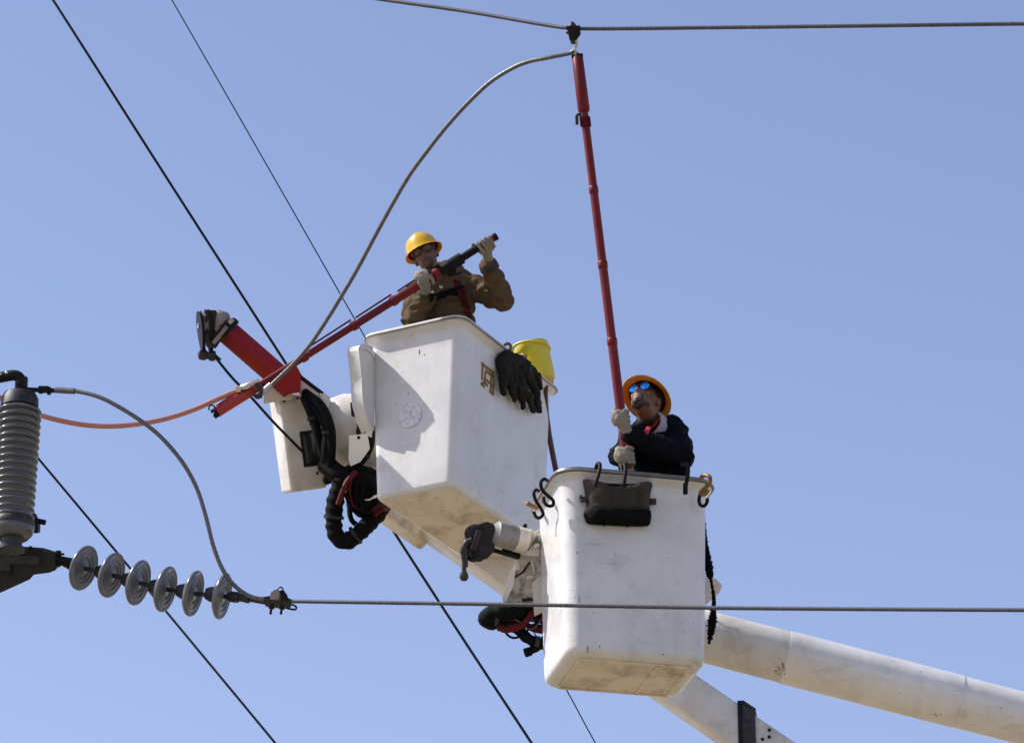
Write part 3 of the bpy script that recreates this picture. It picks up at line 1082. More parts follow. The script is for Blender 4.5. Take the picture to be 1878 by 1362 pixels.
for i_ in range(4):
    x0 = 640 + i_ * 9
    hose('control_line', [at(x0, 868 + i_ * 4, 22.66), at(x0 - 10 + i_ * 3, 890, 22.62), at(x0 - 4, 915 + 6 * i_, 22.64), at(x0 + 14, 930 + i_ * 3, 22.7), at(700, 925 - i_ * 6, 22.85)], .007, M['red_hose' if i_ == 1 else 'hose'], liftA)
# brown-white fin of the boom elbow at the right of bucket B
s = MB()
s.prism([at(1288, 1063, 20.95), at(1312, 1066, 20.95), at(1319, 1074, 20.95), at(1316, 1083, 20.95), at(1288, 1108, 20.95)], FWD * 0.10)
obj('elbow_guard', s, M['boom_steel'], liftB, 0.014, 3)

# ------------------------------------------------------------------ line hardware on the left: arrester, bracket, insulator string
dA = 20.6
K = dA / FPX            # metres per pixel there
axA = at(38, 980, dA) - at(38, 740, dA)
axA = Vector((0, 0, -1))
top = at(37, 722, dA)
arr = empty('surge_arrester', top + Vector((0, 0, -0.92)), 'grey ribbed porcelain surge arrester standing upright at the left edge', 'arrester')
s = MB()
s.lathe(top, axA, [(0, .06), (0.004, .088), (.03, .102), (.085, .105), (.09, .09)], 32)
obj('top_cap', s, M['iron'], arr)
s = MB()
prof = [(.08, .085)]
for i in range(16):
    z = .10 + i * .0412
    rr = .124 - .0006 * i
    prof += [(z - .006, .098), (z + .002, rr - .010), (z + .007, rr - .002), (z + .012, rr), (z + .017, rr - .002), (z + .021, rr - .010), (z + .027, .100)]
prof += [(.77, .105), (.79, .118), (.815, .115), (.845, .09), (.85, .06)]
s.lathe(top, axA, prof, 48)
obj('ribbed_housing', s, M['porcelain_d'], arr)
s = MB()
s.lathe(top, axA, [(.74, .110), (.752, .119), (.775, .121), (.80, .115), (.83, .095), (.855, .06), (.90, .055), (.905, .075), (.92, .075)], 32)
obj('base_cap', s, M['iron'], arr)
s = MB()
s.tube([at(42, 955, dA - .11), at(66, 952, dA - .13)], .035, 12)
s.tube([at(60, 953, dA - .125), at(84, 958, dA - .13)], [.016, .016], 10)
s.box(at(52, 965, dA - .10), RIGHT * .06, UP * .035, FWD * .05)
obj('ground_clamp', s, M['dark_iron'], arr, 0.006)
s = MB()
s.tube([at(0, 968, dA - .115), at(20, 965, dA - .125), at(42, 956, dA - .125)], .010, 8)
obj('clamp_band', s, M['alu'], arr)
# top terminal: elbow pipe to the left, lug to the right
s = MB()
s.tube(crom([at(38, 728, dA), at(38, 705, dA), at(36, 693, dA), at(25, 688, dA), at(0, 692, dA), at(-60, 702, dA)], 6), .030, 16)
s.lathe(at(38, 724, dA), Vector((0, 0, 1)), [(0, .055), (.02, .05), (.03, .036), (.10, .035), (.105, .03)], 20)
elb = obj('terminal_elbow', s, M['dark_iron'], arr)
for (px, py) in ((12, 683), (0, 686), (33, 700)):
    s = MB()
    s.ell(at(px, py, dA - .03), RIGHT * .010, UP * .010, FWD * .010, 10, 8)
    obj('bolt', s, M['steel'] if px != 33 else M['iron'], elb)
s = MB()
s.beam(at(45, 714, dA - .01), at(100, 716, dA - .01), UP, 0.012, 0.013)
s.box(at(80, 714, dA - .01), RIGHT * .028, UP * .020, FWD * .02)
for (px, py) in ((75, 721), (90, 723)):
    s.lathe(at(px, py - 14, dA - .01), -UP, [(0, .012), (.045, .012)], 8)
obj('terminal_lug', s, M['dark_iron'], arr, 0.004)

# steel bracket below
s = MB()
bp = 20.5
s.prism([at(-140, 1000, bp), at(0, 1005, bp), at(72, 1010, bp), at(98, 1018, bp), at(98, 1040, bp), at(92, 1046, bp), at(55, 1051, bp), at(46, 1062, bp), at(0, 1083, bp), at(-140, 1145, bp)], FWD * 0.16)
brk = obj('line_bracket', s, M['winch'], None, 0.010)
tag(brk, 'dark weathered steel bracket carrying the arrester and insulator string at left', 'bracket')
s = MB()
s.box(at(46, 1027, bp - .01), RIGHT * .08, UP * .022, FWD * .02)
obj('gusset', s, M['iron'], brk, 0.006)
s = MB()
s.box(at(8, 1030, bp - .01), RIGHT * .036, UP * .05, FWD * .02)
obj('gusset', s, M['iron'], brk, 0.006)
for (px, py) in ((60, 1030), (56, 1005), (20, 1052)):
    s = MB()
    s.lathe(at(px, py, bp - .005), -FWD, [(0, .014), (.02, .014), (.024, .008)], 8)
    obj('bolt', s, M['dark_iron'], brk)

# six-disc insulator string
stg = empty('insulator_string', at(110, 1026, 20.58), 'string of six grey porcelain disc insulators ending in a dead-end clamp', 'insulators')
s = MB()
s.tube([at(92, 1024, 20.58), at(114, 1028, 20.58), at(138, 1036, 20.60)], [.022, .026, .038], 12)
s.lathe(at(106, 1024, 20.58), cv(0, 1, .2), [(-.045, .014), (-.04, .02), (.04, .02), (.045, .014)], 10)
s.beam(at(95, 1014, 20.57), at(118, 1016, 20.57), UP, .012, .006)
obj('clevis', s, M['dark_iron'], stg, 0.003)
ctr = [(150, 1040), (201, 1053), (250, 1067), (300, 1079), (351, 1087), (404, 1092)]
for i, (px, py) in enumerate(ctr):
    pd = 20.58 - 0.06 * i
    p = at(px, py, pd)
    q = at(*(ctr[i + 1] if i < 5 else (456, 1097)), pd - .06)
    tilt = [.50, .44, .38, .33, .28, .23][i]
    ax = cv(1, -0.26 + 0.02 * i, -tilt).normalized()
    s = MB()
    # skirt: rounded rim, shallow back, ribbed front
    s.lathe(p, ax, [(-.030, .045), (-.022, .075), (-.012, .105), (.000, .122), (.010, .127), (.020, .126), (.026, .119), (.024, .110), (.019, .103), (.019, .096), (.024, .090), (.024, .086),
                    (.017, .080), (.017, .072), (.022, .066), (.022, .061), (.014, .054), (.014, .046), (.022, .038), (.022, .015)], 44)
    disc = obj('insulator_disc', s, M['porcelain'], stg)
    s = MB()
    s.lathe(p, ax, [(-.085, .020), (-.082, .030), (-.06, .040), (-.03, .046), (-.022, .050)], 20)
    s.tube([p + ax * .02, (p + ax * .02).lerp(q, .35)], .013, 10)
    obj('metal_cap', s, M['iron'], disc)
# dead-end clamp
s = MB()
e0, e1, e2 = at(418, 1093, 20.26), at(456, 1097, 20.24), at(492, 1102, 20.2)
s.lathe(e0, e1 - e0, [(0, .02), (.02, .030), (.06, .030), (.062, .022), (.09, .022), (.10, .026), (.12, .026)], 14)
s.tube([e1, e2], [.017, .021], 14)
dc2 = obj('dead_end_body', s, M['iron'], stg)
s = MB()
s.prism([at(486, 1097, 20.16), at(500, 1095, 20.16), at(520, 1097, 20.16), at(531, 1101, 20.16), at(530, 1111, 20.16), at(510, 1112, 20.16), at(489, 1109, 20.16)], FWD * .05)
obj('clamp_jaw', s, M['iron'], dc2, 0.008, 3)
s = MB()
s.prism([at(498, 1096, 20.15), at(499, 1088, 20.15), at(504, 1084, 20.15), at(510, 1086, 20.15), at(512, 1097, 20.15)], FWD * .045)
obj('clamp_keeper', s, M['motor'], dc2, 0.008, 3)
s = MB()
s.prism([at(513, 1097, 20.15), at(513, 1085, 20.15), at(518, 1084, 20.15), at(524, 1092, 20.15), at(526, 1099, 20.15)], FWD * .045)
obj('clamp_keeper', s, M['dark_iron'], dc2, 0.006, 3)
for (x0, y0, x1, y1) in ((499, 1106, 496, 1126), (518, 1108, 515, 1126)):
    s = MB()
    s.tube([at(x0, y0, 20.17), at((x0 + x1) / 2, (y0 + y1) / 2, 20.17)], .016, 8)
    s.tube([at(x0, y0, 20.17), at(x1, y1, 20.17)], .007, 8)
    obj('u_bolt', s, M['dark_iron'], dc2)
s = MB()
s.tube(crom([at(505, 1086, 20.17), at(510, 1079, 20.17), at(515, 1076, 20.17), at(519, 1080, 20.17), at(518, 1088, 20.17)], 6), .004, 8)
obj('u_bolt', s, M['iron'], dc2)
s = MB()
s.tube(crom([at(520, 1110, 20.18), at(534, 1108, 20.18), at(543, 1112, 20.18), at(541, 1117, 20.18), at(528, 1115, 20.18), at(518, 1111, 20.18)], 6), .0055, 8)
obj('eye_loop', s, M['dark_iron'], dc2)


# ------------------------------------------------------------------ wires
def wire(name, pts, r, mat, label, cat='wire', lobes=0, k=8, step=0.03, n=12, group=None):
    s = MB()
    p = crom(pts, k) if len(pts) > 2 else [Vector(a) for a in pts]
    if lobes:
        p = resample(p, 0.012)
        s.tube(p, r, 18, True, True, lobes, 0.10, 0.16)
    else:
        p = resample(p, step)
        s.tube(p, r, n)
    return tag(obj(name, s, mat), label, cat, group)


wire('overhead_wire', [at(380, -50, 22.5), at(545, -24, 22.0), at(705, 0, 21.6), at(860, 22, 21.3), at(1000, 46, 21.0), at(1050, 52, 20.9), at(1120, 53, 20.85), at(1300, 51, 20.7), at(1600, 47.5, 20.4), at(1878, 44, 20.2), at(2300, 40, 19.8)],
     0.0105, M['wire'], 'stranded overhead conductor crossing the top, with the hot line clamp hung on it', 'wire', 6)
wire('overhead_wire', [at(528, 1102, 20.18), at(700, 1104.5, 19.95), at(1000, 1109, 19.6), at(1300, 1114, 19.3), at(1600, 1116.5, 18.95), at(1878, 1118, 18.6), at(2300, 1120, 18.1)],
     0.0100, M['wire'], 'stranded conductor running level to the right from the insulator string, across the nearer bucket', 'wire', 6)
wire('overhead_wire', [at(-40, -210, 30.5), at(97, 0, 29.6), at(308, 330, 29), at(517, 655, 28.5), at(718, 968, 28), at(850, 1172, 27.6), at(975, 1362, 27.2), at(1130, 1600, 26.8)],
     0.0105, M['wire_dark'], 'thick dark wire slanting steeply from top left behind the jib and the farther bucket', 'wire')
wire('overhead_wire', [at(190, -215, 36.5), at(315, 0, 36), at(495, 313, 35.4), at(675, 628, 35), at(1000, 1195, 34), at(1092, 1362, 33.6), at(1220, 1590, 33)],
     0.0058, M['wire_dark'], 'thinnest wire slanting down just right of the thick dark one, behind both buckets', 'wire')
wire('overhead_wire', [at(-120, 612, 31), at(0, 757, 30.6), at(80, 852, 30.3), at(235, 1037, 30), at(305, 1121, 29.7), at(505, 1362, 29), at(680, 1575, 28.5)],
     0.0095, M['wire_dark'], 'dark wire slanting behind the insulator string at lower left', 'wire')
wire('jumper_cable', [at(100, 715, dA - .01), at(118, 715, 20.57), at(140, 717, 20.55), at(180, 727, 20.5), at(220, 747, 20.46), at(265, 776, 20.43), at(300, 806, 20.4), at(335, 848, 20.36), at(360, 893, 20.34), at(377, 945, 20.3), at(391, 1000, 20.27), at(408, 1043, 20.24), at(430, 1073, 20.22), at(455, 1091, 20.205), at(485, 1100, 20.19)],
     0.0112, M['jumper'], 'grey cable curving from the arrester top down to the dead-end clamp', 'cable', 6)
s = MB()
s.tube([at(102, 715, dA - .01), at(137, 717, 20.555)], .017, 14)
obj('cable_sleeve', s, M['jumper'], bpy.data.objects['jumper_cable'])

# hot line clamp on the top conductor
clampT = empty('hot_line_clamp', at(1050, 60, 20.88), 'grey hot line clamp gripping the top conductor above the red stick', 'clamp')
s = MB()
s.lathe(at(1049, 40, 20.88), -UP + 0.06 * RIGHT, [(0, .006), (.01, .016), (.03, .028), (.06, .030), (.075, .024), (.10, .022), (.105, .016), (.125, .014)], 14)
body = obj('clamp_body', s, M['iron'], clampT)
s = MB()
s.prism([at(1041, 50, 20.85), at(1062, 49, 20.85), at(1063, 62, 20.85), at(1056, 72, 20.85), at(1047, 72, 20.85)], FWD * .05)
obj('clamp_jaw', s, M['dark_iron'], clampT, 0.006)
s = MB()
s.ell(at(1042, 60, 20.86), RIGHT * .014, UP * .010, FWD * .014, 10, 8)
obj('jaw_bolt', s, M['iron'], clampT)
s = MB()
s.tube(crom([at(1053, 72, 20.88), at(1057, 80, 20.88), at(1055, 90, 20.88), at(1058, 104, 20.88)], 5), [.012, .010, .008, .007], 10)
obj('eye_screw', s, M['alu'], clampT)

jp = [(1054, 92, 20.89), (1047, 97, 20.9), (1030, 101, 20.92), (1000, 107, 20.95), (970, 113, 21.0), (940, 125, 21.05), (900, 150, 21.12), (860, 187, 21.2), (820, 231, 21.3), (785, 275, 21.4), (750, 323, 21.5), (716, 381, 21.6), (685, 438, 21.72),
      (655, 494, 21.84), (625, 545, 21.95), (597, 590, 22.05), (570, 630, 22.13), (540, 665, 22.2), (510, 694, 22.25), (486, 718, 22.27)]
wire('jumper_cable', [at(*p) for p in jp], 0.0118, M['jumper'], 'long grey jumper cable arching from the top clamp down to the lower red stick', 'cable', 6)
oc = [(-90, 690, 21.2), (0, 729, 21.4), (40, 749, 21.5), (80, 763, 21.6), (130, 775, 21.7), (180, 781, 21.8), (230, 780, 21.9), (280, 773, 22.0), (320, 763, 22.08), (360, 749, 22.16), (400, 731, 22.22), (440, 714, 22.27), (474, 700, 22.29)]
wire('jumper_cable', [at(*p) for p in oc], 0.0150, M['orange_hose'], 'salmon insulated cable sagging from the left edge to the tip of the lower red stick', 'cable')

# ------------------------------------------------------------------ hot sticks
SA0, SA1 = at(395, 757, 22.22), at(909, 434, 22.62)


def sa(t):
    return SA0.lerp(SA1, t)


def sat(px):
    return sa((px - 395) / 514.0)


sdir = (SA1 - SA0).normalized()
stickA = empty('hot_stick', sa(.6), 'red telescoping hot stick held slantwise by the worker in the brown jacket', 'hot stick')
s = MB()
s.lathe(sat(397), sdir, [(0, .024), (.004, .033), ((sat(474) - sat(397)).length, .034), ((sat(476) - sat(397)).length, .029)], 20)
hd = obj('stick_head', s, M['orange_red'], stickA, 0)
s = MB()
s.lathe(sat(397), sdir, [(-.012, .020), (-.008, .027), (.004, .0335)], 18)
for k_ in range(5):
    a = 2 * math.pi * k_ / 5
    u = sdir.cross(UP).normalized()
    w = sdir.cross(u)
    s.box(sat(396) + u * (.024 * math.cos(a)) + w * (.024 * math.sin(a)) - sdir * .012, u * .006, w * .006, sdir * .010)
s.tube(crom([at(397, 752, 22.2), at(392, 744, 22.2), at(386, 743, 22.2), at(383, 748, 22.2), at(384, 752, 22.2)], 6), .0045, 8)
obj('end_fitting', s, M['black'], hd)
s = MB()
hb = cv(-.55, .83, -.1).normalized()
p, q = sat(402) + hb * .030, sat(460) + hb * .030
s.tube([p, q], .010, 10)
obj('head_rib', s, M['orange_red'], hd)
segs = [(474, 560, .0205), (560, 652, .0215), (652, 725, .023), (725, 803, .0265)]
for (x0, x1, r) in segs:
    s = MB()
    s.tube([sat(x0), sat(x1)], r, 18)
    t_ = obj('stick_section', s, M['red'], stickA)
    s = MB()
    s.lathe(sat(x1) - sdir * .02, sdir, [(-.02, r), (-.015, r + .008), (.02, r + .008), (.025, r)], 18)
    obj('section_collar', s, M['red'], t_)
for (x0, x1) in ((566, 648), (656, 722), (733, 795)):
    s = MB()
    s.tube([sat(x0) + hb * .036, sat(x1) + hb * .040], .006, 8)
    obj('pull_rod', s, M['strap_dark_red'], stickA)
s = MB()
s.tube([sat(800), sat(824)], .031, 18)
s.tube([sat(822), sat(846)], [.038, .036], 18)
s.tube([sat(845), sat(872)], .024, 18)
s.tube([sat(870), sat(905)], .021, 18)
gr = obj('handle_grip', s, M['black'], stickA)
s = MB()
s.box(sat(820) - hb * .045, sdir * .03, hb * .012, cv(0, 0, 1) * .012)
obj('thumb_latch', s, M['black'], gr, 0.004)
s = MB()
s.box(sat(806) + hb * .036, sdir * .018, hb * .012, cv(0, 0, 1) * .012)
obj('thumb_latch', s, M['black'], gr, 0.004)
s = MB()
s.tube([sat(815) - hb * .055, sat(815) - hb * .055 + sdir * .06 + cv(.02, -.01, 0)], .006, 8)
obj('pull_ring', s, M['black'], gr)
s = MB()
s.tube([sat(896), sat(906)], .022, 16)
obj('red_band', s, M['red'], gr)
s = MB()
s.tube([sat(905), sat(911)], .024, 16)
obj('end_cap', s, M['black'], gr)

# clamp joining both cables at the stick tip
cl = empty('grounding_clamp', at(475, 712, 22.27), 'bright aluminium clamp joining the grey and salmon cables at the red stick tip', 'clamp')
s = MB()
s.tube([at(440, 712, 22.24), at(452, 708, 22.22), at(474, 697, 22.2)], [.018, .020, .011], 12)
s.box(at(437, 713, 22.23), RIGHT * .016, UP * .019, FWD * .018)
s.box(at(463, 702, 22.2), cv(.9, .42, 0) * .034, cv(-.42, .9, 0) * .010, FWD * .016)
obj('cable_ferrule', s, M['steel'], cl, 0.004)
s = MB()
s.tube(crom([at(470, 705, 22.2), at(478, 712, 22.19), at(478, 722, 22.19), at(472, 728, 22.19), at(468, 724, 22.19)], 6), .013, 10)
s.box(at(472, 726, 22.2), cv(.8, -.2, 0) * .035, cv(.2, .8, 0) * .009, FWD * .018)
s.tube([at(474, 722, 22.19), at(475, 732, 22.19)], .004, 8)
obj('clamp_jaw', s, M['iron'], cl, 0.004)
s = MB()
s.tube([at(474, 724, 22.235), at(486, 716, 22.25), at(497, 704, 22.25)], [.017, .020, .015], 14)
s.ell(at(474, 724, 22.22), RIGHT * .018, UP * .014, FWD * .016, 12, 8)
obj('cable_lug', s, M['alu'], cl)

SB0, SB1 = at(1059, 106, 20.88), at(1151, 858, 20.30)
bdir = (SB1 - SB0).normalized()


def sbt(py):
    return SB0.lerp(SB1, (py - 106) / 752.0)


stickB = empty('hot_stick', sbt(700), 'long dark red hot stick raised to the top clamp by the worker in black', 'hot stick')
s = MB()
s.lathe(sbt(106), bdir, [(0, .028), (.005, .0315), ((sbt(205) - sbt(106)).length, .034), ((sbt(208) - sbt(106)).length, .028)], 20)
sh = obj('stick_head', s, M['red'], stickB)
s = MB()
s.lathe(sbt(97), bdir, [(0, .008), (.006, .016), (.012, .020), (.03, .0305)], 18)
s.box(sbt(103), bdir * .012, bdir.cross(FWD) * .033, FWD * .02)
obj('end_fitting', s, M['dark_iron'], sh, 0.003)
for (y0, y1, r) in ((205, 362, .0225), (362, 500, .0235), (500, 640, .0245), (640, 858, .026)):
    s = MB()
    s.tube([sbt(y0), sbt(y1)], r, 18)
    t_ = obj('stick_section', s, M['red'], stickB)
    s = MB()
    s.lathe(sbt(y1) - bdir * .03, bdir, [(-.02, r), (-.015, r + .004), (.02, r + .004), (.025, r)], 18)
    obj('section_collar', s, M['red'], t_)
s = MB()
pl = sbt(222) - RIGHT * .045
s.tube(crom([sbt(212) - RIGHT * .02, pl + UP * .022, pl, pl - UP * .03], 5), .009, 10)
obj('thumb_latch', s, M['iron'], stickB)
s = MB()
s.box(sbt(226), bdir * .03, RIGHT * .030, FWD * .030)
obj('latch_block', s, M['strap_dark_red'], stickB, 0.004)


# ------------------------------------------------------------------ people
def remesh(mb, voxel, smooth=3, fac=0.5):
    me = mb.mesh('tmp')
    o = bpy.data.objects.new('tmp', me)
    COL.objects.link(o)
    md = o.modifiers.new('r', 'REMESH')
    md.mode = 'VOXEL'
    md.voxel_size = voxel
    md.use_smooth_shade = True
    sm = o.modifiers.new('s', 'SMOOTH')
    sm.iterations = smooth
    sm.factor = fac
    dg = bpy.context.evaluated_depsgraph_get()
    out = bpy.data.meshes.new_from_object(o.evaluated_get(dg))
    bpy.data.objects.remove(o)
    return out


class Body:
    def __init__(self):
        self.mb = MB()
        self.prims = []

    def cap(self, tagn, p0, r0, p1, r1):
        self.mb.capsule(p0, r0, p1, r1)
        self.prims.append((tagn, 'c', Vector(p0), r0, Vector(p1), r1))

    def ell(self, tagn, c, x, y, z):
        self.mb.ell(c, x, y, z, 20, 14)
        self.prims.append((tagn, 'e', Vector(c), Vector(x), Vector(y), Vector(z)))

    def build(self, parent, tags, mats, voxel=0.0075, folds=None, name='body'):
        me = remesh(self.mb, voxel, 4)
        n = len(me.vertices)
        co = np.empty(n * 3)
        me.vertices.foreach_get('co', co)
        co = co.reshape(-1, 3)
        nr = np.empty(n * 3)
        me.vertices.foreach_get('normal', nr)
        nr = nr.reshape(-1, 3)
        best = np.full(n, 1e9)
        idx = np.zeros(n, int)
        for p in self.prims:
            if p[1] == 'c':
                a, b = np.array(p[2]), np.array(p[4])
                ab = b - a
                t = np.clip(((co - a) @ ab) / (ab @ ab), 0, 1)
                dd = np.linalg.norm(co - a - t[:, None] * ab, axis=1) - (p[3] + (p[5] - p[3]) * t)
            else:
                ax = [np.array(v) for v in p[3:6]]
                ls = [np.linalg.norm(v) for v in ax]
                q = np.stack([((co - np.array(p[2])) @ v) / (l * l) for v, l in zip(ax, ls)], 1)
                dd = (np.linalg.norm(q, axis=1) - 1) * min(ls)
            m = dd < best
            best[m] = dd[m]
            idx[m] = tags.index(p[0])
        masks = {'beard': np.full(n, 1e9), 'lips': np.full(n, 1e9)}
        for p in self.prims:
            if p[0] in masks:
                if p[1] == 'c':
                    a, b = np.array(p[2]), np.array(p[4])
                    ab = b - a
                    t = np.clip(((co - a) @ ab) / (ab @ ab), 0, 1)
                    dd = np.linalg.norm(co - a - t[:, None] * ab, axis=1) - (p[3] + (p[5] - p[3]) * t)
                else:
                    ax = [np.array(v) for v in p[3:6]]
                    q = np.stack([((co - np.array(p[2])) @ v) / (v @ v) for v in ax], 1)
                    dd = (np.linalg.norm(q, axis=1) - 1) * min(np.linalg.norm(v) for v in ax)
                masks[p[0]] = np.minimum(masks[p[0]], dd)
        idx[(idx == tags.index('beard')) | (idx == tags.index('lips'))] = tags.index('skin')
        if folds:
            cloth = {tags.index(t): a for t, a in folds.items()}
            for i in range(n):
                a = cloth.get(int(idx[i]))
                if a:
                    v = Vector(co[i])
                    w = noise.noise_vector(v * 5.0) * 0.05
                    v2 = v + w
                    n1 = 1 - abs(noise.noise(Vector((v2.x * 7, v2.y * 7, v2.z * 17)))) * 2.2
                    n2 = 1 - abs(noise.noise(Vector((v2.x * 20 + 9, v2.y * 14, v2.z * 12)))) * 2.0
                    co[i] += nr[i] * (a * (0.65 * n1 + 0.35 * n2 - 0.35))
            me.vertices.foreach_set('co', co.ravel())
        off = OFF[parent.name]
        me.transform(Matrix.Translation(-off))
        for nm, key, w_ in (('beard_shade_mask', 'beard', .0045), ('lip_mask', 'lips', .004)):
            at_ = me.attributes.new(nm, 'FLOAT', 'POINT')
            at_.data.foreach_set('value', np.clip(0.75 - masks[key] / w_, 0, 1).astype(np.float32))
        o = link_mesh(name, me, mats, parent, off)
        pi = np.empty(len(me.loops), int)
        me.loops.foreach_get('vertex_index', pi)
        ls = np.empty(len(me.polygons), int)
        me.polygons.foreach_get('loop_start', ls)
        me.polygons.foreach_set('material_index', idx[pi[ls]].astype(np.int32))
        me.polygons.foreach_set('use_smooth', [True] * len(me.polygons))
        me.update()
        return o, me


def basis(Uv, Fv):
    U_ = Uv.normalized()
    F_ = (Fv - U_ * Fv.dot(U_)).normalized()
    X_ = F_.cross(U_)
    return X_, F_, U_


def head(bd, c, X, F, U, s, beard='full'):
    def P(x, f, u):
        return c + (X * x + F * f + U * u) * s
    bd.ell('skin', P(0, -.008, .035), X * .076 * s, F * .097 * s, U * .100 * s)
    bd.ell('skin', P(0, .028, -.045), X * .062 * s, F * .066 * s, U * .072 * s)
    bd.ell('skin', P(0, .068, -.030), X * .046 * s, F * .034 * s, U * .045 * s)
    bd.cap('skin', P(-.034, .078, .034), .017 * s, P(.034, .078, .034), .017 * s)
    bd.cap('skin', P(0, .092, .012), .010 * s, P(0, .110, -.026), .0125 * s)
    bd.ell('skin', P(.016, .094, -.030), X * .011 * s, F * .012 * s, U * .009 * s)
    bd.ell('skin', P(-.016, .094, -.030), X * .011 * s, F * .012 * s, U * .009 * s)
    for sg in (-1, 1):
        bd.ell('skin', P(sg * .077, -.012, -.002), X * .010 * s, F * .020 * s, U * .033 * s)
        bd.ell('skin', P(sg * .042, .066, -.012), X * .019 * s, F * .019 * s, U * .019 * s)
    bd.cap('lips', P(-.016, .092, -.068), .0070 * s, P(.016, .092, -.068), .0070 * s)
    bd.ell('beard', P(0, .076, -.098), X * .026 * s, F * .025 * s, U * .022 * s)
    for sg in (-1, 1):
        bd.cap('beard', P(0, .096, -.050), .0055 * s, P(sg * .026, .088, -.057), .0055 * s)
        bd.cap('beard', P(sg * .028, .084, -.060), .0055 * s, P(sg * .024, .076, -.095), .010 * s)
        if beard == 'full':  # beard colour carried back under the jaw, painting in the shadow there
            bd.cap('beard', P(0, .050, -.108), .016 * s, P(sg * .020, .062, -.106), .016 * s)
            bd.cap('beard', P(sg * .046, .036, -.084), .013 * s, P(sg * .022, .066, -.100), .016 * s)
    return P


def hard_hat(parent, P, X, F, U, s, brim=1.0, mat='hat'):
    # shell: crown and full brim as one turned, slightly oval surface
    c = P(0, -.004, .052)
    n = 48
    prof = [(.112, .004), (.110, .03), (.100, .062), (.080, .090), (.050, .108), (.015, .116), (.004, .118), (-.004, .126), (-.010, .150), (-.014, .158)]
    inner = [(-.018, .156), (-.013, .148), (-.008, .126), (.000, .114), (.014, .112), (.050, .103), (.080, .085), (.098, .058), (.107, .004)]
    vs, fs = [], []
    allp = prof + inner
    for (z, r) in allp:
        for k in range(n):
            th = 2 * math.pi * k / n
            cx, cy = math.cos(th), math.sin(th)
            rr = r
            if r > .12:
                rr = .118 + (r - .118) * brim * (1.0 + .38 * max(0, cy) - .05 * max(0, -cy))
            ridge = 0.006 * math.exp(-(cx * r / .012) ** 2) if z > .02 and r > .02 else 0
            vs.append(c + (X * (cx * rr * .90) + F * (cy * rr * 1.08) + U * (z + ridge - (.012 * max(0, cy) if r > .12 else 0))) * s)
    m = len(allp)
    for i in range(m - 1):
        for k in range(n):
            fs.append([i * n + k, i * n + (k + 1) % n, (i + 1) * n + (k + 1) % n, (i + 1) * n + k])
    fs.append([k for k in range(n)][::-1])
    fs.append([(m - 1) * n + k for k in range(n)])
    mb = MB().add(vs, fs, True)
    hat = obj('hard_hat', mb, M[mat], parent)
    mb = MB()
    pts = [c + (X * (math.cos(a) * .094) + F * (math.sin(a) * .113) + U * (.0)) * s for a in [2 * math.pi * i / 36 for i in range(37)]]
    mb.tube(pts, .016 * s, 8, False, True, flat=.35, flatn=X)
    obj('headband', mb, M['strap_black'], hat)
    return hat


def hand(parent, grip, axis, back, wrist, rad, elbow=None, name='work_glove', thumb_up=1):
    """gloved fist round a stick: axis = stick direction from little finger to index, back = from the stick to the palm/back of the hand"""
    ax = axis.normalized()
    b = (back - ax * back.dot(ax)).normalized()
    sd = ax.cross(b)
    fr = .0115
    R_ = rad + fr * 0.9

    def pol(a, z, r):
        return grip + ax * z + (b * math.cos(a) + sd * math.sin(a)) * r
    mb = MB()
    # palm and back of hand
    mb.ell(grip + b * (R_ + .016) + sd * (-.008), ax * .050, b * .021, sd * .046)
    mb.capsule(grip + b * (R_ + .012) - sd * .01, .030, wrist, .034)
    mb.capsule(wrist, .035, wrist + ((elbow if elbow is not None else wrist * 2 - grip) - wrist).normalized() * .045, .042)
    lens = [.80, .95, 1.0, .92]
    for i in range(4):
        z = -.040 + i * .0262
        a = 0.55
        pts = []
        for st in (0, .75, 1.5, 2.2, 2.75):
            pts.append(pol(a + st * lens[i], z + .002 * math.sin(i * 2.1 + st), R_ + (.012 if st == 0 else .004 if st < 1 else 0)))
        for p0, p1, r0, r1 in zip(pts, pts[1:], (.0128, .0120, .0114, .011), (.0120, .0114, .011, .0098)):
            mb.capsule(p0, r0, p1, r1, 10)
    zt = .045 * thumb_up
    tp = [pol(-.35, .030 * thumb_up, R_ + .018), pol(-1.1, zt, R_ + .006), pol(-1.9, zt + .014 * thumb_up, R_ + .001), pol(-2.5, zt + .016 * thumb_up, R_)]
    for p0, p1, r0, r1 in zip(tp, tp[1:], (.018, .0155, .0140), (.0155, .0140, .0118)):
        mb.capsule(p0, r0, p1, r1, 10)
    me = remesh(mb, .0032, 2)
    off = OFF[parent.name]
    cn = [(v.co.copy(), v.normal.copy()) for v in me.vertices]
    me.vertices.foreach_set('co', [x for c_, n_ in cn for x in c_ + n_ * (.0026 * noise.noise(c_ * 45) - .0018 * abs(noise.noise(c_ * 90)))])
    me.transform(Matrix.Translation(-off))
    me.polygons.foreach_set('use_smooth', [True] * len(me.polygons))
    return link_mesh(name, me, M['glove'], parent, off)


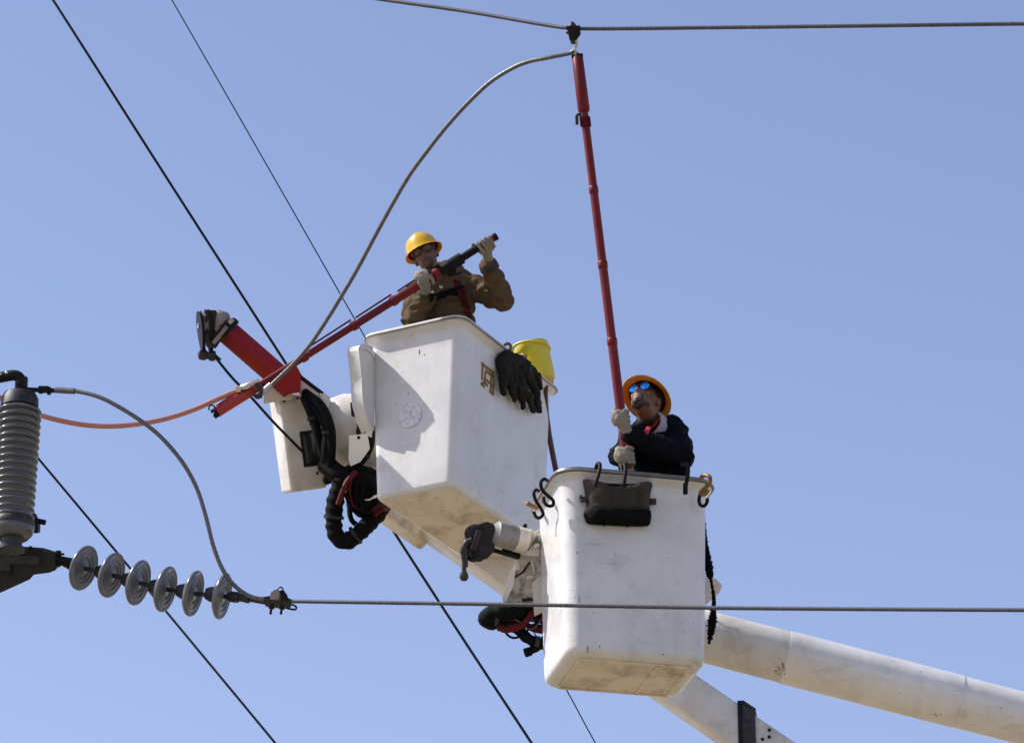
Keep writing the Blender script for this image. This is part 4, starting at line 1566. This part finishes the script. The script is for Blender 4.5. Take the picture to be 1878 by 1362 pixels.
def ribbon(parent, name, bvh, pxs, w, mat, th=0.005, up=None):
    """webbing laid on the body: points found where sight lines through the given spots meet the cloth"""
    off = OFF[parent.name]
    pts = []
    for i in range(len(pxs) - 1):
        for j in range(8):
            t = j / 8
            x = pxs[i][0] + (pxs[i + 1][0] - pxs[i][0]) * t
            y = pxs[i][1] + (pxs[i + 1][1] - pxs[i][1]) * t
            h = bvh.ray_cast(CAM - off, ray(x, y))
            if h[0] is not None:
                pts.append((h[0] + off, h[1]))
    if len(pts) < 3:
        return None
    mb = MB()
    vs, fs = [], []
    m = len(pts)
    ps = [p for p, _ in pts]
    ns = [n for _, n in pts]
    for _ in range(6):
        ps = [ps[0]] + [(ps[i - 1] + ps[i] * 2 + ps[i + 1]) / 4 for i in range(1, m - 1)] + [ps[-1]]
        ns = [ns[0]] + [(ns[i - 1] + ns[i] * 2 + ns[i + 1]) / 4 for i in range(1, m - 1)] + [ns[-1]]
    for i in range(m):
        t = (ps[min(i + 1, m - 1)] - ps[max(0, i - 1)]).normalized()
        nn = ns[i].normalized()
        sd = t.cross(nn).normalized()
        o_ = ps[i] + nn * (th + .004)
        vs += [o_ - sd * w - nn * .012, o_ + sd * w - nn * .012, o_ + sd * w, o_ - sd * w]
    for i in range(m - 1):
        for k in range(4):
            fs.append([i * 4 + k, i * 4 + (k + 1) % 4, (i + 1) * 4 + (k + 1) % 4, (i + 1) * 4 + k])
    fs += [[0, 1, 2, 3], [(m - 1) * 4 + k for k in (3, 2, 1, 0)]]
    mb.add(vs, fs, False)
    return obj(name, mb, mat, parent, 0.002)


TAGS = ['jacket', 'skin', 'beard', 'lips', 'trousers', 'boot', 'collar']


def legs(bd, fr, x, y, hipz, yaw=0.0, sx=0.095):
    fx = fr.d(math.cos(yaw), math.sin(yaw), 0)
    fy = fr.d(-math.sin(yaw), math.cos(yaw), 0)
    base = fr.w(x, y, 0.065)
    for sg in (-1, 1):
        hip = Vector((base.x, base.y, hipz)) + fx * (sg * .09)
        ank = base + fx * (sg * sx) + Vector((0, 0, .09))
        knee = (hip + ank) / 2 - fy * .02
        bd.cap('trousers', hip, .095, knee, .068)
        bd.cap('trousers', knee, .068, ank, .052)
        bd.cap('boot', ank, .052, ank - Vector((0, 0, .045)), .048)
        bd.cap('boot', ank - Vector((0, 0, .05)) + fy * .02, .042, ank - Vector((0, 0, .055)) - fy * .13, .038)


# --- worker A: brown jacket
wA = empty('person', FA.w(-0.26, 0.0, 0.065), 'worker in brown duck jacket and yellow hard hat aiming the slanted red stick', 'person')
bA = Body()
peA = Vector((wA.location.x, wA.location.y, 10.97))
chA = at(818, 540, 23.02)
nkA = at(806, 512, 22.98)
shL = at(768, 536, 22.95)          # on the image's left
shR = at(868, 528, 23.02)
elL, haL = at(757, 590, 22.72), at(776, 522, 22.70)
wrL = at(783, 540, 22.70)
elR, wrR = at(922, 548, 22.80), at(896, 487, 22.68)
fyA = FA.d(0, 1, 0)
bA.ell('jacket', (peA + Vector((0, 0, .04))), RIGHT * .185, Vector((0, 1, 0)) * .135, Vector((0, 0, .16)))
bA.ell('jacket', peA.lerp(chA, .5), RIGHT * .185, Vector((0, 1, 0)) * .14, Vector((0, 0, .22)))
bA.ell('jacket', chA, RIGHT * .195, Vector((0, 1, 0)) * .145, Vector((0, 0, .20)))
bA.cap('jacket', shL, .078, shR, .078)
bA.cap('jacket', chA + Vector((0, 0, .10)), .11, nkA, .068)
bA.cap('jacket', shL, .078, elL, .066)
bA.cap('jacket', elL, .066, wrL, .047)
bA.cap('jacket', shR, .082, elR, .068)
bA.cap('jacket', elR, .068, wrR, .046)
bA.cap('collar', nkA + Vector((0, 0, .01)), .060, nkA + Vector((0, 0, .03)), .058)
XA, FAh, UA = basis(cv(-.40, .84, .34), cv(-.12, .22, -1.0))
hcA = at(781, 471, 22.86)
bA.cap('skin', nkA - Vector((0, 0, .02)), .050, hcA - UA * .05, .050)
PA = head(bA, hcA, XA, FAh, UA, 0.93, 'goatee')
legs(bA, FA, -0.26, 0.0, 10.90)
bodA, meA = bA.build(wA, TAGS, [M['duck'], M['skin_a'], M['skin_a'], M['skin_a'], M['denim'], M['boot'], M['canvas']], folds={'jacket': .026, 'trousers': .006})
hatA = hard_hat(wA, PA, XA, FAh, UA, 0.96, 0.55)
bvA = BVHTree.FromPolygons([v.co for v in meA.vertices], [p.vertices for p in meA.polygons])
ribbon(wA, 'harness_chest_strap', bvA, [(788, 547), (805, 542), (825, 537), (852, 530)], .026, M['strap_black'], .008)
ribbon(wA, 'harness_strap', bvA, [(838, 516), (845, 535), (853, 560), (860, 586)], .024, M['strap_dark_red'])
for (px, py) in ((791, 538), (810, 529)):
    h = bvA.ray_cast(CAM - OFF[wA.name], ray(px, py))
    if h[0] is not None:
        s = MB()
        s.box(h[0] + OFF[wA.name] + h[1] * .012, RIGHT * .010, UP * .008, FWD * .006)
        obj('harness_buckle', s, M['steel'], wA, 0.002)
hand(wA, sat(776), sdir, cv(-.35, .55, -.75), wrL, .027, elL)
hand(wA, sat(888), -sdir, cv(.5, -.55, .4), wrR, .022, elR)
# cuffs
for (w0, w1, r) in ((wrL, elL, .049), (wrR, elR, .048)):
    s = MB()
    dd = (w1 - w0).normalized()
    s.lathe(w0 - dd * .022, dd, [(0, r - .004), (.002, r + .008), (.045, r + .013), (.05, r - .002)], 20)
    obj('sleeve_cuff', s, M['canvas'], wA)


def glasses(parent, P, X, F, U, s, lens, frame, name, w=.026, h=.017, fr=.0035):
    s0 = MB()
    for sg in (-1, 1):
        cx = sg * .034
        s0.ell(P(cx, .098, .014), X * w * s, (F * .006 + X * (sg * -.004)) * s, (U * h + F * (h * .55)) * s, 18, 10)
    lo = obj(name, s0, lens, parent)
    s0 = MB()
    for sg in (-1, 1):
        cx = sg * .034
        pts = [P(cx + math.cos(a) * (w + .002), .098 - abs(math.cos(a)) * .004, .014 + math.sin(a) * (h + .002)) + F * (math.sin(a) * h * .55 * s) for a in [2 * math.pi * i / 20 for i in range(21)]]
        s0.tube(pts, fr * s, 6, False)
        s0.tube([P(sg * (.060), .092, .018), P(sg * .078, .055, .018), P(sg * .084, -.01, .012)], .0045 * s, 6)
    s0.tube([P(-.010, .101, .017), P(.010, .101, .017)], .0035 * s, 6)
    obj('frame', s0, frame, lo)
    return lo


glasses(wA, PA, XA, FAh, UA, .93, M['clear'], M['iron'], 'safety_glasses', .027, .017, .0018)
s = MB()
for sg in (-1, 1):
    s.ell(PA(sg * .033, .078, .012), XA * .013, FAh * .012, UA * .011, 12, 8)
obj('eyes', s, simple('dark_eye', (0.05, 0.03, 0.02), 0.2), wA)

# --- worker B: black hooded top, looking up
wB = empty('person', FB.w(0.17, 0.03, 0.065), 'worker in black top and yellow hard hat looking up in blue mirrored sunglasses', 'person')
bB = Body()
peB = Vector((wB.location.x, wB.location.y, 9.30))
chB = at(1208, 812, 20.78)
nkB = at(1199, 772, 20.78)
sL, sR = at(1160, 806, 20.66), at(1228, 792, 20.86)
eL, wL = at(1136, 842, 20.52), at(1146, 846, 20.42)
eR, wR = at(1248, 836, 20.52), at(1154, 799, 20.35)
bB.ell('jacket', peB + Vector((0, 0, .03)), RIGHT * .18, Vector((0, 1, 0)) * .135, Vector((0, 0, .16)))
bB.ell('jacket', peB.lerp(chB, .55), RIGHT * .18, Vector((0, 1, 0)) * .14, Vector((0, 0, .20)))
bB.ell('jacket', chB, RIGHT * .175, Vector((0, 1, 0)) * .145, Vector((0, 0, .17)))
bB.cap('jacket', sL, .070, sR, .085)
bB.cap('jacket', chB + Vector((0, 0, .06)), .11, nkB, .070)
bB.cap('jacket', sL, .068, eL + UP * .02, .052)
bB.cap('jacket', eL + UP * .02, .052, at(1146, 852, 20.46), .045)
bB.cap('jacket', sR, .085, eR, .072)
bB.cap('jacket', eR, .070, wR, .046)
XB, FBh, UB = basis(cv(.22, .56, .80), cv(-.42, .74, -.52))
hcB = at(1184, 738, 20.66)
bB.cap('skin', nkB - Vector((0, 0, .02)), .054, hcB - UB * .05, .054)
PB = head(bB, hcB, XB, FBh, UB, 0.98, 'full')
legs(bB, FB, 0.17, 0.03, 9.24)
bodB, meB = bB.build(wB, TAGS, [M['black_cloth'], M['skin_b'], M['skin_b'], M['skin_b'], M['denim'], M['boot'], M['collar']], folds={'jacket': .026, 'trousers': .006})
hatB = hard_hat(wB, PB, XB, FBh, UB, 0.95, 0.92, 'hat_b')
glasses(wB, PB, XB, FBh, UB, .98, M['mirror'], M['strap_black'], 'mirrored_sunglasses', .028, .021)
s = MB()
c0, c1 = at(1204, 786, 20.76), at(1180, 764, 20.60)
s.lathe(c0, c1 - c0, [(0, .070), (.01, .086), (.05, .086), (.085, .078), (.105, .070), (.10, .060), (.02, .055)], 28)
for i, v in enumerate(s.v):
    s.v[i] = v + noise.noise_vector(v * 22) * .006
obj('neck_gaiter', s, M['collar'], wB)
bvB = BVHTree.FromPolygons([v.co for v in meB.vertices], [p.vertices for p in meB.polygons])
ribbon(wB, 'harness_strap', bvB, [(1212, 762), (1200, 774), (1190, 786), (1182, 796)], .013, M['strap_red'], .012)
hand(wB, sbt(772), -bdir, cv(-.1, -.35, -1.0), wR, .027, eR)
hand(wB, sbt(838), -bdir, cv(-.3, -.2, -1.0), at(1150, 858, 20.34), .027)
# curly hair at the nape
s = MB()
for i in range(46):
    b0_ = PB(random.uniform(.02, .085), random.uniform(-.13, -.085), random.uniform(-.09, .0))
    pts = [b0_]
    dd = (RIGHT * random.uniform(.2, 1.0) + UP * random.uniform(-.9, .35) + FWD * random.uniform(-.4, .4)).normalized()
    L = random.uniform(.03, .075)
    for j in range(1, 7):
        pts.append(b0_ + dd * (L * j / 6) + Vector((math.sin(j * 1.4 + i), math.cos(j * 1.7 + i * 2), math.sin(j * 1.9 + i * 3))) * .008)
    s.tube(pts, .0038, 5)
s.ell(PB(.02, -.085, -.03), XB * .065, FBh * .04, UB * .06)
obj('hair', s, M['hair'], wB)


# ------------------------------------------------------------------ things hung on the buckets
def hook_profile(top, out, down, h, rt=.018, rb=.022, sweep_b=200, flip=1):
    """S hook: over the rim at the top, cup at the bottom"""
    pts = []
    for i in range(9):
        a = R(180 - 200 * i / 8)
        pts.append(top + out * (math.cos(a) * rt * flip - 0) + down * (-math.sin(a) * rt))
    b = top + out * (rt * flip) + down * (h * .5)
    pts.append(b)
    cb = top + down * h + out * ((rt - rb) * flip)
    for i in range(9):
        a = R(0 + sweep_b * i / 8)
        pts.append(cb + out * (math.cos(a) * rb * flip) + down * (math.sin(a) * rb))
    return pts


DN = Vector((0, 0, -1))


def px_hook(name, pts, d, r, mat, label, group=None):
    s = MB()
    s.tube(crom([at(x, y, d + (p[2] if len(p) > 2 else 0)) for p in pts for x, y in [p[:2]]], 6), r, 10)
    o = obj(name, s, mat)
    return tag(o, label, 'hook', group)


# black S hooks on the left lip of the nearer bucket
px_hook('s_hook', [(1004, 881, .05), (998, 878, 0), (992, 884, -.02), (994, 897, -.02), (1004, 908, -.02), (1014, 917, -.02), (1014, 926, -.02), (1005, 927, -.02), (998, 920, -.01), (997, 911, 0)], 20.24, .0095, M['black'],
        'black S hook on the left lip of the nearer bucket, right one of the pair', 'hooks on the nearer bucket')
px_hook('s_hook', [(988, 900, .05), (983, 898, 0), (979, 905, -.02), (983, 918, -.02), (992, 932, -.02), (996, 942, -.02), (990, 949, -.02), (983, 947, -.01), (979, 938, 0)], 20.38, .0095, M['black'],
        'black S hook on the left lip of the nearer bucket, left one of the pair', 'hooks on the nearer bucket')
px_hook('rim_hook', [(1250, 852, .06), (1258, 851, .02), (1262, 860, -.03), (1260, 880, -.03), (1257, 893, -.03), (1256, 903, -.03)], 20.22, .011, M['black'],
        'black flat hanger over the front rim of the nearer bucket, right end', 'hooks on the nearer bucket')
s = MB()
s.box(at(1257, 896, 20.18), RIGHT * .013, UP * .032, FWD * .008)
o = bpy.data.objects['rim_hook']
s2 = obj('hanger_pad', s, M['black'], o, 0.008)
px_hook('rim_hook', [(1286, 875, .06), (1293, 871, .03), (1301, 874, 0), (1302, 883, 0), (1296, 892, 0), (1288, 899, 0), (1285, 904, 0), (1290, 906, 0), (1296, 903, 0), (1298, 897, 0)], 20.28, .012, M['yellow_tag'],
        'ochre hook at the right front corner of the nearer bucket', 'hooks on the nearer bucket')
px_hook('s_hook', [(1284, 905, .04), (1282, 918, .03), (1285, 926, .02), (1292, 927, .01), (1297, 920, 0), (1297, 913, 0)], 20.3, .0095, M['black'],
        'black hook curling below the ochre hook on the nearer bucket', 'hooks on the nearer bucket')
px_hook('rim_hook', [(984, 932, .1), (973, 926, .05), (965, 921, .02)], 20.55, .012, M['yellow_tag'], 'ochre hook tip at the left rear lip of the nearer bucket', 'hooks on the nearer bucket')
# ochre hooks on the farther bucket
for (cx, cy, lab) in ((930, 640, 'ochre hook on the long rim of the farther bucket, holding the glove bundle, upper one'), (957, 660, 'ochre hook on the long rim of the farther bucket, holding the glove bundle, lower one')):
    fp = faceA(cx, cy + 12, 0.06, 'y')
    dd = (fp - CAM).dot(FWD)
    px_hook('rim_hook', [(cx - 6, cy + 4, .10), (cx - 5, cy - 6, .06), (cx + 2, cy - 10, .02), (cx + 7, cy - 4, 0), (cx + 3, cy + 6, 0), (cx - 1, cy + 16, 0), (cx + 2, cy + 23, 0), (cx + 8, cy + 22, 0)], dd - .03, .0095, M['yellow_tag'], lab, 'ochre hooks on the farther bucket')


def pillow(outline, n_out, thick, mat, name, parent=None, loc=None, amp=.008, crease=None):
    """soft bag: an outline on a wall, filled with a grid, blown up and creased"""
    mb = MB()
    m = len(outline)
    c = sum(outline, Vector()) / m
    vs, fs = [], []
    rings = 14
    for side in (0, 1):
        for i in range(rings + 1):
            t = i / rings
            for p in outline:
                q = c.lerp(p, t)
                h = thick * (1 - t ** 3.5) ** .5 if t < 1 else 0
                v = q + n_out * (thick * .12 + (h if side else -h * .12))
                if side:
                    v = v + n_out * (amp * (1 - t ** 4) * 2 * noise.noise(v * 16)) + n_out * (amp * .8 * (1 - t ** 4) * noise.noise(v * 41))
                    if crease is not None:
                        cr = v - crease * (v.dot(crease) * .8)
                        v = v + n_out * (.034 * (1 - t ** 4) * (.35 - abs(noise.noise(cr * 17)) * 1.6))
                vs.append(v)
    for side in (0, 1):
        b = side * (rings + 1) * m
        for i in range(rings):
            for k in range(m):
                q = [b + i * m + k, b + i * m + (k + 1) % m, b + (i + 1) * m + (k + 1) % m, b + (i + 1) * m + k]
                fs.append(q if side else q[::-1])
    mb.add(vs, fs, True)
    return obj(name, mb, mat, parent, loc=loc)


# blackened leather gloves and sleeve, folded over the hooks: draped lobes grown together
gb = MB()
lobes = [((922, 655), (945, 668), (972, 692), (982, 712), .048, .022), ((930, 660), (952, 690), (968, 720), (979, 752), .050, .026), ((925, 662), (940, 700), (955, 728), (968, 752), .050, .024),
         ((918, 660), (928, 695), (940, 722), (951, 747), .050, .022), ((914, 660), (918, 690), (925, 715), (934, 733), .046, .024), ((911, 664), (910, 685), (909, 702), (914, 721), .042, .026),
         ((920, 656), (935, 664), (948, 672), (960, 680), .050, .045)]
for (q0, q1, q2, q3, r0, r1) in lobes:
    pth = crom([faceA(q0[0], q0[1], .030, 'y'), faceA(q1[0], q1[1], .048, 'y'), faceA(q2[0], q2[1], .050, 'y'), faceA(q3[0], q3[1], .035, 'y')], 4)
    for i_ in range(len(pth) - 1):
        ra = r0 + (r1 - r0) * i_ / (len(pth) - 1)
        rb_ = r0 + (r1 - r0) * (i_ + 1) / (len(pth) - 1)
        gb.capsule(pth[i_], ra * .88, pth[i_ + 1], rb_ * .95, 10)
gme = remesh(gb, .006, 2)
gcn = [(v.co.copy(), v.normal.copy()) for v in gme.vertices]
gme.vertices.foreach_set('co', [x for c_, n_ in gcn for x in c_ + n_ * (.012 * noise.noise(c_ * 24) - .012 * abs(noise.noise(c_ * 40)))])
goff = faceA(940, 705, .04, 'y')
gme.transform(Matrix.Translation(-goff))
gme.polygons.foreach_set('use_smooth', [True] * len(gme.polygons))
bag = link_mesh('glove_bundle', gme, M['leather'], None, goff)
tag(bag, 'blackened leather glove bundle hanging from ochre hooks on the farther bucket', 'gloves')

# yellow vinyl tool bucket standing inside the far end of the farther bucket
yb = empty('tool_bucket', at(982, 700, 23.35), 'yellow vinyl tool bucket leaning over the rim of the farther bucket', 'tool bucket')
yax = cv(-.30, .84, .40).normalized()
yo = at(996, 700, 23.3)
s = MB()
prof = [(0, .0), (.002, .075), (.02, .085), (.08, .092), (.15, .101), (.215, .108), (.235, .112), (.25, .110), (.252, .104), (.235, .103), (.15, .094), (.02, .07), (.012, 0)]
s.lathe(yo, yax, prof, 40)
for i, v in enumerate(s.v):
    t = (v - yo).dot(yax)
    rad = (v - yo - yax * t)
    if rad.length > .01:
        a = math.atan2(rad.dot(FWD), rad.dot(RIGHT))
        s.v[i] = v + rad * (.04 * math.sin(2 * a + .6) * (t / .25) + .06 * noise.noise(v * 9))
yb_body = obj('bucket_wall', s, M['yellow'], yb)
s = MB()
s.tube([yo + yax * .238 + (RIGHT * math.cos(a) + yax.cross(RIGHT) * math.sin(a)) * .115 for a in [2 * math.pi * i / 36 for i in range(37)]], .009, 8, False)
obj('top_hem', s, M['yellow'], yb)
s = MB()
s.prism([at(944, 655, 23.20), at(963, 634, 23.20), at(968, 640, 23.20), at(962, 668, 23.20), at(950, 664, 23.20)], FWD * .02)
obj('side_flap', s, M['yellow'], yb, 0.006)

# maroon hose looped over the far rim of the farther bucket
hp = faceA(1004, 692, .09, 'y')
hd_ = (hp - CAM).dot(FWD)
s = MB()
s.tube(resample(crom([at(1010, 700, hd_ + .16), at(1009, 689, hd_ + .06), at(1004, 687, hd_ - .01), at(1001, 700, hd_ - .03), at(1000, 740, hd_ - .02), at(1006, 790, hd_ - .02), at(1013, 830, hd_ - .02), at(1021, 870, hd_), at(1032, 930, hd_ + .02)], 6), .02), .0175, 12)
tag(obj('hanging_hose', s, M['brown_hose']), 'maroon hose hanging down from the rim of the farther bucket', 'hose')

# canvas tool pouch on the front of the nearer bucket, on two black rim hooks
ol = [(1067, 882), (1085, 888), (1110, 890), (1140, 891), (1165, 890), (1194, 888), (1192, 905), (1190, 925), (1191, 945), (1190, 948), (1150, 948), (1110, 946), (1072, 945), (1073, 925), (1071, 903)]
pts = crom([faceB(x, y, .004) for x, y in ol + ol[:1]], 3)[:-1]
pouch = pillow(pts, nBy, .085, M['canvas'], 'tool_pouch', amp=.012)
tag(pouch, 'dirty canvas tool pouch with black base hung on the front of the nearer bucket', 'tool pouch')
s = MB()
seam = crom([faceB(1071, 889, .020), faceB(1095, 897, .080), faceB(1130, 900, .092), faceB(1165, 898, .080), faceB(1191, 892, .020)], 6)
s.tube(seam, .006, 8)
obj('flap_hem', s, M['canvas_d'], pouch)
s = MB()
for px in (1098, 1132, 1164):
    s.tube([faceB(px, 903, .088), faceB(px, 915, .090)], .004, 6)
obj('stitch_tab', s, M['canvas_d'], pouch)
ol = [(1069, 945), (1074, 940), (1110, 941), (1150, 943), (1188, 942), (1193, 947), (1192, 956), (1186, 966), (1150, 967), (1110, 965), (1080, 963), (1072, 957)]
pts = crom([faceB(x, y, .006) for x, y in ol + ol[:1]], 3)[:-1]
base = pillow(pts, nBy, .095, M['canvas_d'], 'pouch_base', pouch, amp=.004)
s = MB()
for (px, py) in ((1066, 918), (1072, 920)):
    s.box(faceB(px, py, .03), RIGHT * .016, UP * .010, nBy * .010)
s.tube([faceB(1060, 914, .03), faceB(1064, 914, .04)], .008, 8)
s.tube([faceB(1062, 922, .03), faceB(1074, 922, .04)], .010, 8)
obj('side_buckle', s, M['iron'], pouch, 0.003)
s = MB()
s.box(faceB(1195, 923, .03), RIGHT * .018, UP * .017, nBy * .004)
obj('side_tab', s, M['iron'], pouch, 0.003)
s = MB()
for (px, py) in ((1103, 968), (1145, 970), (1182, 968)):
    s.ell(faceB(px, py, .05), RIGHT * .008, UP * .008, FWD * .008, 8, 6)
obj('base_stud', s, M['canvas_d'], pouch)
for (pp, lab) in (([(1093, 858, .07), (1096, 850, .04), (1100, 851, .0), (1100, 860, -.03), (1096, 875, -.06), (1093, 885, -.07), (1092, 893, -.07)], 'black rim hook holding the canvas tool pouch, left one'),
                  ([(1143, 860, .07), (1143, 853, .03), (1146, 852, .0), (1147, 862, -.04), (1146, 875, -.06), (1145, 885, -.07), (1145, 893, -.07)], 'black rim hook holding the canvas tool pouch, right one')):
    px_hook('rim_hook', pp, 20.17, .0105, M['black'], lab, 'hooks on the nearer bucket')

# dark fuzzy rope down the right side of the nearer bucket
rp = [(1287, 925, 20.5), (1290, 950, 20.5), (1293, 985, 20.52), (1296, 1020, 20.54), (1301, 1050, 20.56), (1306, 1075, 20.6), (1309, 1095, 20.6), (1309, 1110, 20.6), (1307, 1130, 20.62), (1304, 1155, 20.64), (1300, 1180, 20.66)]
p = resample(crom([at(*q) for q in rp], 6), .006)
s = MB()
n_ = len(p)
rs = []
for i in range(n_):
    t = i / n_
    base_r = .010 + .014 * math.exp(-((t - .42) / .12) ** 2) + .014 * math.exp(-((t - .84) / .09) ** 2)
    if .52 < t < .62 or t > .97:
        base_r = .008
    rs.append(base_r * (1 + .45 * noise.noise(Vector((i * .6, 3, 1))) + .25 * noise.noise(Vector((i * 1.7, 5, 1)))))
s.tube(p, rs, 14, True, True, 3, .22, .045)
tag(obj('sleeved_rope', s, M['hose']), 'black sleeved rope hanging down the right side of the nearer bucket', 'rope')
